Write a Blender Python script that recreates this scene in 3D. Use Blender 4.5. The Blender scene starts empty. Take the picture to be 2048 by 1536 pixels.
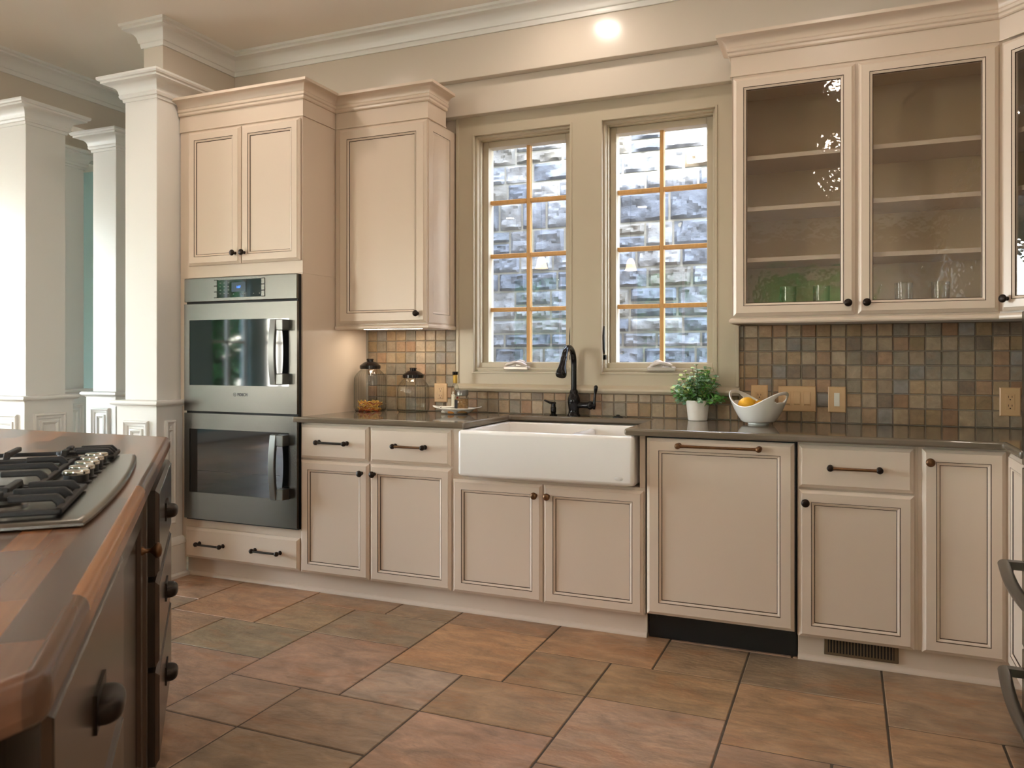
import bpy, math, random
from mathutils import Vector, Matrix, noise
R = math.radians
random.seed(7)
sc = bpy.context.scene
COL = sc.collection
PI = math.pi

# ------------------------------------------------------------------ materials
def S(h, a=1.0):
    h = h.lstrip('#'); v = [int(h[i:i+2], 16)/255 for i in (0, 2, 4)]
    return tuple((x/12.92 if x <= .04045 else ((x+.055)/1.055)**2.4) for x in v) + (a,)

def mat(name, color, rough=.5, metal=0.0, spec=.5, coat=0.0, emit=None, estr=0.0, var=0.0, vscale=4.0,
        bump=0.0, bscale=60.0, sheen=0.0, stretch=None):
    m = bpy.data.materials.new(name); m.use_nodes = True
    nt = m.node_tree; b = nt.nodes['Principled BSDF']
    c = S(color) if isinstance(color, str) else tuple(color) + (1,)
    b.inputs['Base Color'].default_value = c
    b.inputs['Roughness'].default_value = rough
    b.inputs['Metallic'].default_value = metal
    b.inputs['Specular IOR Level'].default_value = spec
    b.inputs['Coat Weight'].default_value = coat
    b.inputs['Coat Roughness'].default_value = .08
    if emit:
        b.inputs['Emission Color'].default_value = S(emit); b.inputs['Emission Strength'].default_value = estr
    tc = None
    if var or bump:
        tc = nt.nodes.new('ShaderNodeTexCoord')
        mp = nt.nodes.new('ShaderNodeMapping'); nt.links.new(tc.outputs['Object'], mp.inputs[0])
        if stretch: mp.inputs['Scale'].default_value = stretch
    if var:
        n = nt.nodes.new('ShaderNodeTexNoise'); n.inputs['Scale'].default_value = vscale; n.inputs['Detail'].default_value = 5
        nt.links.new(mp.outputs[0], n.inputs['Vector'])
        mr = nt.nodes.new('ShaderNodeMapRange'); mr.inputs[1].default_value = .25; mr.inputs[2].default_value = .75
        mr.inputs[3].default_value = 1-var; mr.inputs[4].default_value = 1+var
        nt.links.new(n.outputs['Fac'], mr.inputs[0])
        mx = nt.nodes.new('ShaderNodeVectorMath'); mx.operation = 'SCALE'; mx.inputs[0].default_value = c[:3]
        nt.links.new(mr.outputs[0], mx.inputs['Scale']); nt.links.new(mx.outputs[0], b.inputs['Base Color'])
    if bump:
        n2 = nt.nodes.new('ShaderNodeTexNoise'); n2.inputs['Scale'].default_value = bscale; n2.inputs['Detail'].default_value = 4
        nt.links.new(mp.outputs[0], n2.inputs['Vector'])
        bp = nt.nodes.new('ShaderNodeBump'); bp.inputs['Strength'].default_value = bump; bp.inputs['Distance'].default_value = .01
        nt.links.new(n2.outputs['Fac'], bp.inputs['Height']); nt.links.new(bp.outputs[0], b.inputs['Normal'])
    return m

def attr_mat(name, rough, amt=.25, scale=6.0, stretch=(1, 1, 1), bump=.15, bscale=25, spec=.5, vein=None, veinamt=.4, coat=0, crack=0):
    """stone and tile: each piece has its own pigment (colour attribute 'pig') mottled by noise"""
    m = bpy.data.materials.new(name); m.use_nodes = True
    nt = m.node_tree; b = nt.nodes['Principled BSDF']; N = nt.nodes.new; L = nt.links.new
    at = N('ShaderNodeAttribute'); at.attribute_name = 'pig'
    tc = N('ShaderNodeTexCoord'); mp = N('ShaderNodeMapping'); mp.inputs['Scale'].default_value = stretch
    L(tc.outputs['Object'], mp.inputs[0])
    n = N('ShaderNodeTexNoise'); n.inputs['Scale'].default_value = scale; n.inputs['Detail'].default_value = 8; n.inputs['Roughness'].default_value = .62
    n.inputs['Distortion'].default_value = .6
    L(mp.outputs[0], n.inputs['Vector'])
    mr = N('ShaderNodeMapRange'); mr.inputs[1].default_value = .28; mr.inputs[2].default_value = .72
    mr.inputs[3].default_value = 1-amt; mr.inputs[4].default_value = 1+amt
    L(n.outputs['Fac'], mr.inputs[0])
    vm = N('ShaderNodeVectorMath'); vm.operation = 'SCALE'
    L(at.outputs['Color'], vm.inputs[0]); L(mr.outputs[0], vm.inputs['Scale'])
    out = vm.outputs[0]
    if vein:
        n3 = N('ShaderNodeTexNoise'); n3.inputs['Scale'].default_value = scale*.55; n3.inputs['Detail'].default_value = 7
        n3.inputs['Distortion'].default_value = 1.2
        mp3 = N('ShaderNodeMapping'); mp3.inputs['Location'].default_value = (3.1, 7.7, 1.3); mp3.inputs['Scale'].default_value = stretch
        L(tc.outputs['Object'], mp3.inputs[0]); L(mp3.outputs[0], n3.inputs['Vector'])
        m3 = N('ShaderNodeMapRange'); m3.inputs[1].default_value = .5; m3.inputs[2].default_value = .72; m3.inputs[3].default_value = 0; m3.inputs[4].default_value = veinamt
        L(n3.outputs['Fac'], m3.inputs[0])
        mix = N('ShaderNodeMix'); mix.data_type = 'RGBA'
        L(m3.outputs[0], mix.inputs['Factor']); L(out, mix.inputs['A']); mix.inputs['B'].default_value = S(vein)
        out = mix.outputs['Result']
    if crack:
        mp4 = N('ShaderNodeMapping'); mp4.inputs['Scale'].default_value = (stretch[0]*.8, stretch[1]*1.5, 1); mp4.inputs['Rotation'].default_value = (0, 0, .35); L(tc.outputs['Object'], mp4.inputs[0])
        n4 = N('ShaderNodeTexNoise'); n4.inputs['Scale'].default_value = 15; n4.inputs['Detail'].default_value = 6; n4.inputs['Roughness'].default_value = .7; n4.inputs['Distortion'].default_value = .8
        L(mp4.outputs[0], n4.inputs['Vector'])
        m4 = N('ShaderNodeMapRange'); m4.inputs[1].default_value = .60; m4.inputs[2].default_value = .70; m4.inputs[3].default_value = 1; m4.inputs[4].default_value = 1-crack
        L(n4.outputs['Fac'], m4.inputs[0])
        v4 = N('ShaderNodeVectorMath'); v4.operation = 'SCALE'; L(out, v4.inputs[0]); L(m4.outputs[0], v4.inputs['Scale']); out = v4.outputs[0]
    L(out, b.inputs['Base Color'])
    b.inputs['Roughness'].default_value = rough; b.inputs['Specular IOR Level'].default_value = spec
    b.inputs['Coat Weight'].default_value = coat
    if bump:
        n2 = N('ShaderNodeTexNoise'); n2.inputs['Scale'].default_value = bscale; n2.inputs['Detail'].default_value = 6
        L(mp.outputs[0], n2.inputs['Vector'])
        bp = N('ShaderNodeBump'); bp.inputs['Strength'].default_value = bump; bp.inputs['Distance'].default_value = .01
        L(n2.outputs['Fac'], bp.inputs['Height']); L(bp.outputs[0], b.inputs['Normal'])
    return m

def glass_mat(name, tint=(1, 1, 1), rough=0.0, ior=1.5, edge=None, ripple=0.0, gain=1.0, base=0.0):
    """thin pane: clear transmission plus mirror reflection by fresnel"""
    m = bpy.data.materials.new(name); m.use_nodes = True
    nt = m.node_tree; nt.nodes.clear(); N = nt.nodes.new; L = nt.links.new
    out = N('ShaderNodeOutputMaterial'); mx = N('ShaderNodeMixShader'); tr = N('ShaderNodeBsdfTransparent'); gl = N('ShaderNodeBsdfGlossy')
    lf = N('ShaderNodeLayerWeight'); lf.inputs['Blend'].default_value = .5      # facing term is the same from both sides of a thin pane
    pw = N('ShaderNodeMath'); pw.operation = 'POWER'; pw.inputs[1].default_value = 5.0; L(lf.outputs['Facing'], pw.inputs[0])
    f0 = ((ior-1)/(ior+1))**2
    fr = N('ShaderNodeMath'); fr.operation = 'MULTIPLY_ADD'; fr.inputs[1].default_value = 1-f0; fr.inputs[2].default_value = f0; L(pw.outputs[0], fr.inputs[0])
    gl.inputs['Roughness'].default_value = rough
    tr.inputs['Color'].default_value = tuple(tint) + (1,)
    if edge:
        lw = N('ShaderNodeLayerWeight'); lw.inputs['Blend'].default_value = .35
        mc = N('ShaderNodeMix'); mc.data_type = 'RGBA'; mc.inputs['A'].default_value = tuple(tint)+(1,); mc.inputs['B'].default_value = tuple(edge)+(1,)
        L(lw.outputs['Facing'], mc.inputs['Factor']); L(mc.outputs['Result'], tr.inputs['Color'])
    if ripple:
        tc = N('ShaderNodeTexCoord'); n = N('ShaderNodeTexNoise'); n.inputs['Scale'].default_value = 22; n.inputs['Detail'].default_value = 2
        bp = N('ShaderNodeBump'); bp.inputs['Strength'].default_value = ripple; bp.inputs['Distance'].default_value = .01
        L(tc.outputs['Object'], n.inputs['Vector']); L(n.outputs['Fac'], bp.inputs['Height']); L(bp.outputs[0], gl.inputs['Normal'])
    ma = N('ShaderNodeMath'); ma.operation = 'MULTIPLY_ADD'; ma.inputs[1].default_value = gain; ma.inputs[2].default_value = base; ma.use_clamp = True
    L(fr.outputs[0], ma.inputs[0]); L(ma.outputs[0], mx.inputs[0]); L(tr.outputs[0], mx.inputs[1]); L(gl.outputs[0], mx.inputs[2]); L(mx.outputs[0], out.inputs[0])
    return m

M = {}
M['cream'] = mat('cream_paint', '#d8c6b4', .32, spec=.45)
M['cream_in'] = mat('cream_interior', '#cdb695', .5, spec=.3)
M['glaze'] = mat('umber_glaze', '#3a2413', .55, spec=.3)
M['white_trim'] = mat('white_trim_paint', '#e6e4df', .30, spec=.5)
M['wallpaint'] = mat('wall_board_paint', '#d3c8ba', .2, spec=.5)
M['sage'] = mat('sage_casing_paint', '#b9ad98', .35, spec=.45)
M['ceil'] = mat('ceiling_paint', '#f5efe6', .8, spec=.2)
M['teal'] = mat('teal_paint', '#a9c9cd', .7, spec=.3)
M['steel'] = mat('brushed_steel', '#807d77', .27, 1.0, var=.05, vscale=3, stretch=(1, 1, 90))
M['oven_steel'] = mat('oven_brushed_steel', '#696661', .27, 1.0, var=.05, vscale=3, stretch=(1, 1, 90))
M['steel_dark'] = mat('satin_steel', '#7d7c79', .32, 1.0)
M['chrome'] = mat('polished_steel', '#d8d4cc', .10, 1.0)
M['black_glass'] = mat('black_oven_glass', '#0b0b0a', .04, spec=.7)
M['black'] = mat('black_plastic', '#0c0b0b', .4)
M['gasket'] = mat('dark_gap', '#050505', .7)
M['iron'] = mat('cast_iron', '#201f1f', .55, .1, bump=.1, bscale=200)
M['bronze'] = mat('oiled_bronze', '#2a211b', .38, .75, var=.25, vscale=60)
M['brass'] = mat('worn_bronze', '#694a30', .36, .8, var=.3, vscale=50)
M['orb'] = mat('faucet_dark_bronze', '#1b1a1c', .16, .55)
M['quartz'] = mat('taupe_quartz', '#6b5f50', .07, spec=.55, var=.05, vscale=300)
M['porcelain'] = mat('white_porcelain', '#efeae4', .10, spec=.6)
M['ceramic'] = mat('white_ceramic', '#e4e1dc', .12, spec=.6)
M['plate_tan'] = mat('tan_plastic', '#cba67b', .35)
M['slot'] = mat('slot_black', '#120d0a', .6)
M['white_plastic'] = mat('white_plastic', '#e6e1d6', .35)
M['pine'] = mat('natural_pine', '#c89a5e', .45, var=.12, vscale=8, stretch=(8, 8, 1))
M['crank'] = mat('painted_metal', '#c9bfb8', .28, .35)
M['lemon'] = mat('lemon_skin', '#f0b429', .4, bump=.25, bscale=120)
M['leaf_a'] = mat('leaf_green', '#6ba552', .5, spec=.4)
M['leaf_b'] = mat('leaf_grey_green', '#95b898', .5, spec=.4)
M['leaf_c'] = mat('leaf_lime', '#b9c97a', .5, spec=.4)
M['stem'] = mat('stem_green', '#5c6b37', .6)
M['pot'] = mat('white_pot_glaze', '#e3ddd6', .45, var=.05, vscale=25)
M['lid'] = mat('dark_brown_lid', '#211a19', .14, .4)
M['espresso'] = mat('espresso_stain', '#33281f', .24, spec=.55, var=.12, vscale=6)
M['rub'] = mat('rubbed_brown_edge', '#3c2818', .4)
M['navy'] = mat('navy_fabric', '#1f2531', .85, bump=.2, bscale=200)
M['vent'] = mat('brown_register', '#6f5c46', .45, .4)
M['toe_black'] = mat('black_kick', '#0a0908', .45)
M['wgrout'] = mat('wall_grout', '#877d70', .85)
M['grout'] = mat('grout', '#4c4339', .85)
M['mortar'] = mat('mortar', '#676762', .9, bump=.4, bscale=40)
M['tile'] = attr_mat('slate_floor_tile', .33, .42, 6.5, (1, 2.2, 1), .3, 26, .5, vein='#a3683c', veinamt=.42, crack=.38)
M['btile'] = attr_mat('slate_wall_tile', .42, .28, 22, (1, 1, 1), .35, 45, .4, vein='#8f6a48', veinamt=.3)
M['stone'] = attr_mat('rock_face', .85, .34, 9, (1, 1, 1.6), .6, 22, .3)
M['soil'] = mat('gravel', '#7d776c', .95, var=.3, vscale=12)
M['bark'] = mat('bark', '#4a3b2d', .9)
M['hedge'] = mat('garden_leaf', '#4a8c55', .5)
M['roofing'] = mat('roof_shingle', '#4d4944', .9)
M['led'] = mat('lamp_face', '#fff2dd', .5, emit='#ffeede', estr=185)
M['led_uc'] = mat('undercabinet_lamp', '#fff2dd', .5, emit='#fff0d8', estr=30)
M['shade'] = mat('frosted_shade', '#fff4e4', .5, emit='#ffdcb0', estr=14)
M['screen'] = mat('display_dark', '#1d2632', .12, emit='#2c3e58', estr=.25)
M['digit'] = mat('display_blue', '#3a7dff', .4, emit='#3f86ff', estr=1.0)
M['mark'] = mat('panel_marks', '#80837f', .5)
M['logo'] = mat('logo_black', '#1a1a1a', .4)
M['red'] = mat('label_red', '#b8402f', .5)
M['label'] = mat('label_paper', '#e9e4d2', .6)
M['dark_label'] = mat('label_navy', '#23242c', .5)
M['gold'] = mat('gold_foil', '#c8a14c', .35, .5)
M['spice'] = mat('ground_spice', '#9a7447', .9, var=.35, vscale=120)
M['amber'] = mat('amber_bits', '#b3742a', .6)
M['noodle_y'] = mat('yellow_pasta', '#f0c860', .5)
M['noodle_o'] = mat('orange_pasta', '#e08a48', .5)
M['noodle_r'] = mat('red_pasta', '#bb4527', .5)
M['noodle_c'] = mat('cream_pasta', '#eeddb2', .5)
M['pane'] = glass_mat('window_glass', (.97, .985, .98), 0, 1.5, gain=1.0, base=.01)
M['cab_glass'] = glass_mat('seeded_cabinet_glass', (.93, .92, .90), .03, 1.5, ripple=.10, gain=1.2, base=.015)
M['jar_glass'] = glass_mat('ribbed_jar_glass', (.975, .98, .97), 0, 1.5, edge=(.60, .64, .60), gain=1.5, base=.0)
M['tumbler'] = glass_mat('tumbler_glass', (.985, .985, .98), 0, 1.45, edge=(.72, .73, .71), gain=1.2, base=.0)

def butcher():
    m = bpy.data.materials.new('butcher_block'); m.use_nodes = True
    nt = m.node_tree; b = nt.nodes['Principled BSDF']; N = nt.nodes.new; L = nt.links.new
    tc = N('ShaderNodeTexCoord'); mp = N('ShaderNodeMapping'); mp.inputs['Rotation'].default_value = (0, 0, -R(133.6)); mp.inputs['Location'].default_value = (.17, .013, 0)
    L(tc.outputs['Object'], mp.inputs[0])
    br = N('ShaderNodeTexBrick'); br.offset = .37; br.squash = 1.0
    br.inputs['Color1'].default_value = (0, 0, 0, 1); br.inputs['Color2'].default_value = (1, 1, 1, 1); br.inputs['Mortar'].default_value = (.35, .35, .35, 1)
    br.inputs['Scale'].default_value = 1; br.inputs['Mortar Size'].default_value = .0004; br.inputs['Brick Width'].default_value = .42; br.inputs['Row Height'].default_value = .043
    br.inputs['Bias'].default_value = -.1
    L(mp.outputs[0], br.inputs['Vector'])
    mp2 = N('ShaderNodeMapping'); mp2.inputs['Scale'].default_value = (3.0, 75, 20); L(mp.outputs[0], mp2.inputs[0])
    n = N('ShaderNodeTexNoise'); n.inputs['Scale'].default_value = 1.0; n.inputs['Detail'].default_value = 6; L(mp2.outputs[0], n.inputs['Vector'])
    ad = N('ShaderNodeMath'); ad.operation = 'MULTIPLY_ADD'; ad.inputs[1].default_value = .26; L(n.outputs['Fac'], ad.inputs[0]); 
    sb = N('ShaderNodeMath'); sb.operation = 'MULTIPLY_ADD'; sb.inputs[1].default_value = .72; sb.inputs[2].default_value = .08
    L(br.outputs['Color'], sb.inputs[0]); L(sb.outputs[0], ad.inputs[2])
    cr = N('ShaderNodeValToRGB'); e = cr.color_ramp.elements
    e[0].position = .12; e[0].color = S('#46332a'); e[1].position = 1.0; e[1].color = S('#bd7b45')
    for p, c in ((.32, '#5a4031'), (.55, '#76533f'), (.78, '#946443')):
        k = e.new(p); k.color = S(c)
    L(ad.outputs[0], cr.inputs[0]); L(cr.outputs[0], b.inputs['Base Color'])
    b.inputs['Roughness'].default_value = .26; b.inputs['Specular IOR Level'].default_value = .45
    return m
M['butcher'] = butcher()

# ------------------------------------------------------------------ mesh builder
class MB:
    def __init__(s): s.v = []; s.f = []; s.m = []; s.c = None; s.X = Matrix.Identity(4)
    def add(s, vs, fs, mi=0, col=None):
        o = len(s.v); X = s.X
        s.v += [tuple(X @ Vector(p)) for p in vs]
        for f in fs: s.f.append([i+o for i in f]); s.m.append(mi)
        if col is not None:
            if s.c is None: s.c = []
            s.c += [col]*len(fs)
        return s
    def box(s, x0, x1, y0, y1, z0, z1, mi=0, col=None):
        v = [(x0,y0,z0),(x1,y0,z0),(x1,y1,z0),(x0,y1,z0),(x0,y0,z1),(x1,y0,z1),(x1,y1,z1),(x0,y1,z1)]
        return s.add(v, [(3,2,1,0),(4,5,6,7),(0,1,5,4),(1,2,6,5),(2,3,7,6),(3,0,4,7)], mi, col)
    def prism(s, pts, z0, z1, mi=0):
        n = len(pts); v = [(x,y,z0) for x,y in pts]+[(x,y,z1) for x,y in pts]
        f = [tuple(range(n-1,-1,-1)), tuple(range(n,2*n))]+[(i,(i+1)%n,n+(i+1)%n,n+i) for i in range(n)]
        return s.add(v, f, mi)
    def lathe(s, prof, c=(0,0,0), axis='z', n=28, mi=0, fn=None, cap=True):
        """prof: (r, h) pairs; axis z, x, -y (h runs out along the axis)"""
        vs = []
        for r, h in prof:
            for k in range(n):
                a = 2*PI*k/n; rr = fn(r, a, h) if fn else r
                x, y = rr*math.cos(a), rr*math.sin(a)
                if axis == 'z': p = (x, y, h)
                elif axis == 'x': p = (h, x, y)
                else: p = (x, -h, y)
                vs.append((p[0]+c[0], p[1]+c[1], p[2]+c[2]))
        fs = []
        for i in range(len(prof)-1):
            for k in range(n):
                k2 = (k+1) % n
                fs.append((i*n+k, i*n+k2, (i+1)*n+k2, (i+1)*n+k))
        if cap:
            fs.append(tuple(range(n-1,-1,-1))); L0 = (len(prof)-1)*n; fs.append(tuple(range(L0, L0+n)))
        return s.add(vs, fs, mi)
    def tube(s, pts, r, n=12, mi=0, cap=True, flat=1.0):
        pts = [Vector(p) for p in pts]; vs = []; fs = []
        rs = r if isinstance(r, (list, tuple)) else [r]*len(pts)
        up = None
        for i, p in enumerate(pts):
            d = (pts[min(i+1, len(pts)-1)]-pts[max(i-1, 0)]).normalized()
            if up is None:
                a = Vector((0,0,1)) if abs(d.z) < .9 else Vector((1,0,0)); up = (a-d*a.dot(d)).normalized()
            else: up = (up-d*up.dot(d)).normalized()
            w = d.cross(up)
            for k in range(n):
                t = 2*PI*k/n
                vs.append(tuple(p+(up*math.sin(t)*flat+w*math.cos(t))*rs[i]))
        for i in range(len(pts)-1):
            for k in range(n):
                k2 = (k+1) % n
                fs.append((i*n+k, i*n+k2, (i+1)*n+k2, (i+1)*n+k))
        if cap:
            fs.append(tuple(range(n-1,-1,-1))); L0 = (len(pts)-1)*n; fs.append(tuple(range(L0, L0+n)))
        return s.add(vs, fs, mi)
    def sweep(s, path, prof, closed=False, mi=0):
        """profile of (out, z) along a plan path; out is to the right of travel; mitred"""
        P = [Vector(p) for p in path]; n = len(P); k = len(prof); vs = []; fs = []
        for i in range(n):
            def nor(a, b): d = (b-a).normalized(); return Vector((d.y, -d.x))
            n1 = nor(P[i-1], P[i]) if (i > 0 or closed) else None
            n2 = nor(P[i], P[(i+1) % n]) if (i < n-1 or closed) else None
            if n1 is None: mt = n2
            elif n2 is None: mt = n1
            else: mt = (n1+n2)/(1+n1.dot(n2))
            for o, z in prof: vs.append((P[i].x+mt.x*o, P[i].y+mt.y*o, z))
        for i in range(n if closed else n-1):
            j = (i+1) % n
            for q in range(k):
                q2 = (q+1) % k
                fs.append((i*k+q, j*k+q, j*k+q2, i*k+q2))
        if not closed:
            fs.append(tuple(range(k-1,-1,-1))); fs.append(tuple(range((n-1)*k, n*k)))
        return s.add(vs, fs, mi)
    def rings(s, w, h, rings, fill=None, back=True):
        """concentric rectangles in the xz plane, front to -y: (inset, y, mat of the band before it)"""
        vs = []; fs = []
        for q in rings:
            i, y = q[0], q[1]
            vs += [(i,y,i),(w-i,y,i),(w-i,y,h-i),(i,y,h-i)]
        o = len(s.v)
        for r in range(len(rings)-1):
            a, b = 4*r, 4*r+4
            s.add(vs[a:a+8], [(k, (k+1)%4, 4+(k+1)%4, 4+k) for k in range(4)], rings[r+1][2])
        if fill is not None: s.add(vs[-4:], [(0,1,2,3)], fill)
        if back: s.add(vs[:4], [(3,2,1,0)], 0)
        return s
    def build(s, name, mats, parent=None, smooth=35, bevel=0, seg=2, subsurf=0, solid=0):
        me = bpy.data.meshes.new(name)
        off = Vector((0,0,0)); p = parent
        while p is not None: off += Vector(p.location); p = p.parent
        me.from_pydata([(x-off.x, y-off.y, z-off.z) for x,y,z in s.v], [], s.f)
        if not isinstance(mats, (list, tuple)): mats = [mats]
        for m in mats: me.materials.append(M[m] if isinstance(m, str) else m)
        me.polygons.foreach_set('material_index', s.m)
        if s.c is not None:
            at = me.color_attributes.new('pig', 'FLOAT_COLOR', 'CORNER'); dat = []
            for f, c in zip(s.f, s.c): dat += list(c[:3]+(1,))*len(f)
            at.data.foreach_set('color', dat)
        if smooth:
            me.polygons.foreach_set('use_smooth', [True]*len(me.polygons)); me.set_sharp_from_angle(angle=R(smooth))
        me.update()
        o = bpy.data.objects.new(name, me); COL.objects.link(o)
        if parent is not None: o.parent = parent
        if solid:
            k = o.modifiers.new('s', 'SOLIDIFY'); k.thickness = solid; k.offset = 0
        if subsurf:
            k = o.modifiers.new('u', 'SUBSURF'); k.levels = subsurf; k.render_levels = subsurf
        if bevel:
            k = o.modifiers.new('b', 'BEVEL'); k.width = bevel; k.segments = seg; k.limit_method = 'ANGLE'; k.angle_limit = R(40); k.harden_normals = False
        return o

def tag(o, label=None, cat=None, group=None, kind=None):
    if label: o['label'] = label
    if cat: o['category'] = cat
    if group: o['group'] = group
    if kind: o['kind'] = kind
    return o
def thing(name, loc, label, cat, group=None, kind=None):
    o = bpy.data.objects.new(name, None); COL.objects.link(o); o.location = loc; o.empty_display_size = .1
    return tag(o, label, cat, group, kind)
def struct(name, mb, m, **k):
    o = mb.build(name, m, **k); o['kind'] = 'structure'; return o
def box(x0,x1,y0,y1,z0,z1): return MB().box(x0,x1,y0,y1,z0,z1)

# ------------------------------------------------------------------ room shell
CZ = 3.08
XL, XR, YR, YF = -8.5, 1.17, -9.2, 1.7
# floor slab and its tiles (three-size pinwheel of 20 x 20, 20 x 13 and 13 x 13 inch tiles)
ux, uy, ox, oy = .1653, .1685, -.372, -.585
fl = MB(); fl.box(XL-.2, XR+.2, YR-.2, YF+.2, -.12, -.0025, 1, (.1,.1,.1))
palette = ['#8d7059','#8a715e','#937663','#7f7160','#857463','#96785f','#796e61','#917767','#9b7c60','#8b7865']
known = {(-11,-6,0):'#947768',(-8,-4,0):'#a67f5e',(-14,-8,0):'#8e7263',(-6,-9,0):'#9d7a68',(-3,-7,0):'#9a7e6a',(0,-5,0):'#92755a',(-16,-3,0):'#97735a',
         (-11,-3,1):'#7c705f',(-14,-5,1):'#7b7460',(-6,-6,1):'#856a50',(-9,-8,1):'#7f6a5a',(-3,-4,1):'#8d7457',(-13,-1,1):'#8f7058',(-8,-1,1):'#886a54',(-5,-2,0):'#967458',
         (-13,-3,2):'#8d7a60',(-8,-6,2):'#948274',(-5,-4,2):'#8b755c',(-11,-8,2):'#8a7466',(-2,-2,2):'#84705a',(-10,-1,2):'#85705a',(0,-2,1):'#776c5c',(3,-4,0):'#987052'}
g, zt, zc = .0036, 0.0, .0022
for a in range(-40, 41):
    for b in range(-40, 41):
        i0, j0 = -11+3*a+5*b, -6+2*a-3*b
        for kind, (di, dj, w, h) in enumerate(((0,0,3,3),(0,3,3,2),(3,0,2,2))):
            i, j = i0+di, j0+dj
            x0, x1 = ox+i*ux+g, ox+(i+w)*ux-g; y0, y1 = oy+j*uy+g, oy+(j+h)*uy-g
            if x1 < XL or x0 > XR or y1 < YR or y0 > YF: continue
            c = S(known.get((i,j,kind)) or random.choice(palette)); jit = 1+random.uniform(-.05,.05); mn_ = S('#8b7053'); c = tuple(1.28*(p*.6+q*.4) for p,q in zip(c,mn_))
            c = (c[0]*jit, c[1]*jit, c[2]*jit)
            v = [(x0,y0,-.0025),(x1,y0,-.0025),(x1,y1,-.0025),(x0,y1,-.0025),(x0+zc,y0+zc,zt),(x1-zc,y0+zc,zt),(x1-zc,y1-zc,zt),(x0+zc,y1-zc,zt)]
            fl.add(v, [(4,5,6,7),(0,1,5,4),(1,2,6,5),(2,3,7,6),(3,0,4,7)], 0, c)
struct('floor', fl, ['tile', 'grout'], smooth=0)

cz = MB(); cz.box(XL-.2, XR+.2, YR-.2, .3, CZ, CZ+.2); cz.box(XL-.2, -3.5, .3, YF+.2, CZ, CZ+.2)
struct('ceiling', cz, 'ceil', smooth=0)
rf = MB(); rf.box(XL-.6, XR+.25, YR-.4, .32, CZ+.22, 3.92); rf.box(-7.5, -2.43, -8, .45, 4.0, 7.2)  # roof sized, and unseen upper block added, to shade the stone wall outside
struct('roof', rf, 'roofing', smooth=0)

# kitchen back wall with the two window openings
W1, W2 = (-1.918, -1.336), (-1.18, -.587)
WZ = (1.133, 2.458)
def wall_with_holes(mb, a0, a1, z0, z1, holes, put):
    """cells around rectangular holes (u0,u1,z0,z1)"""
    us = sorted({a0, a1, *[h[0] for h in holes], *[h[1] for h in holes]}); zs = sorted({z0, z1, *[h[2] for h in holes], *[h[3] for h in holes]})
    for i in range(len(us)-1):
        for j in range(len(zs)-1):
            cu, cv = (us[i]+us[i+1])/2, (zs[j]+zs[j+1])/2
            if any(h[0] < cu < h[1] and h[2] < cv < h[3] for h in holes): continue
            put(mb, us[i], us[i+1], zs[j], zs[j+1])
holes = [(W1[0], W1[1], *WZ), (W2[0], W2[1], *WZ)]
wb = MB(); wall_with_holes(wb, -3.65, XR+.2, -.1, CZ, holes, lambda m,u0,u1,z0,z1: m.box(u0,u1,0,.2,z0,z1))
struct('wall_back', wb, 'wallpaint', smooth=0)
FILLW = [(-8.9,-7.5,1.0,2.6)]  # right-wall window added to bring fill daylight into the kitchen
wq = MB(); wall_with_holes(wq, YR-.2, 0, -.1, CZ, FILLW, lambda m,u0,u1,z0,z1: m.box(XR,XR+.2,u0,u1,z0,z1))
struct('wall_right', wq, 'wallpaint', smooth=0)
struct('wall_far', box(XL-.2, -3.45, YF, YF+.2, -.1, CZ), 'teal', smooth=0)
struct('wall_partition', box(-3.65, -3.45, .2, YF, -.1, CZ), 'white_trim', smooth=0)
LW = [(-7.05,-6.25,.45,2.45),(-8.25,-7.45,.45,2.45),(-5.6,-3.7,.2,2.7),(-3.4,-1.5,.2,2.7)]  # last two openings added to let in more daylight
wl = MB(); wall_with_holes(wl, YR-.2, YF+.2, -.1, CZ, LW, lambda m,u0,u1,z0,z1: m.box(XL-.2,XL,u0,u1,z0,z1))
struct('wall_left', wl, 'teal', smooth=0)
RW = [(-7.6,-6.3,.3,2.5),(-5.7,-3.8,.2,2.7),(-3.4,-1.7,.2,2.7),(-1.3,.3,.3,2.5)]
wr = MB(); wall_with_holes(wr, XL-.2, XR+.2, -.1, CZ, RW, lambda m,u0,u1,z0,z1: m.box(u0,u1,YR-.2,YR,z0,z1))
struct('wall_rear', wr, 'wallpaint', smooth=0)
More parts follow.
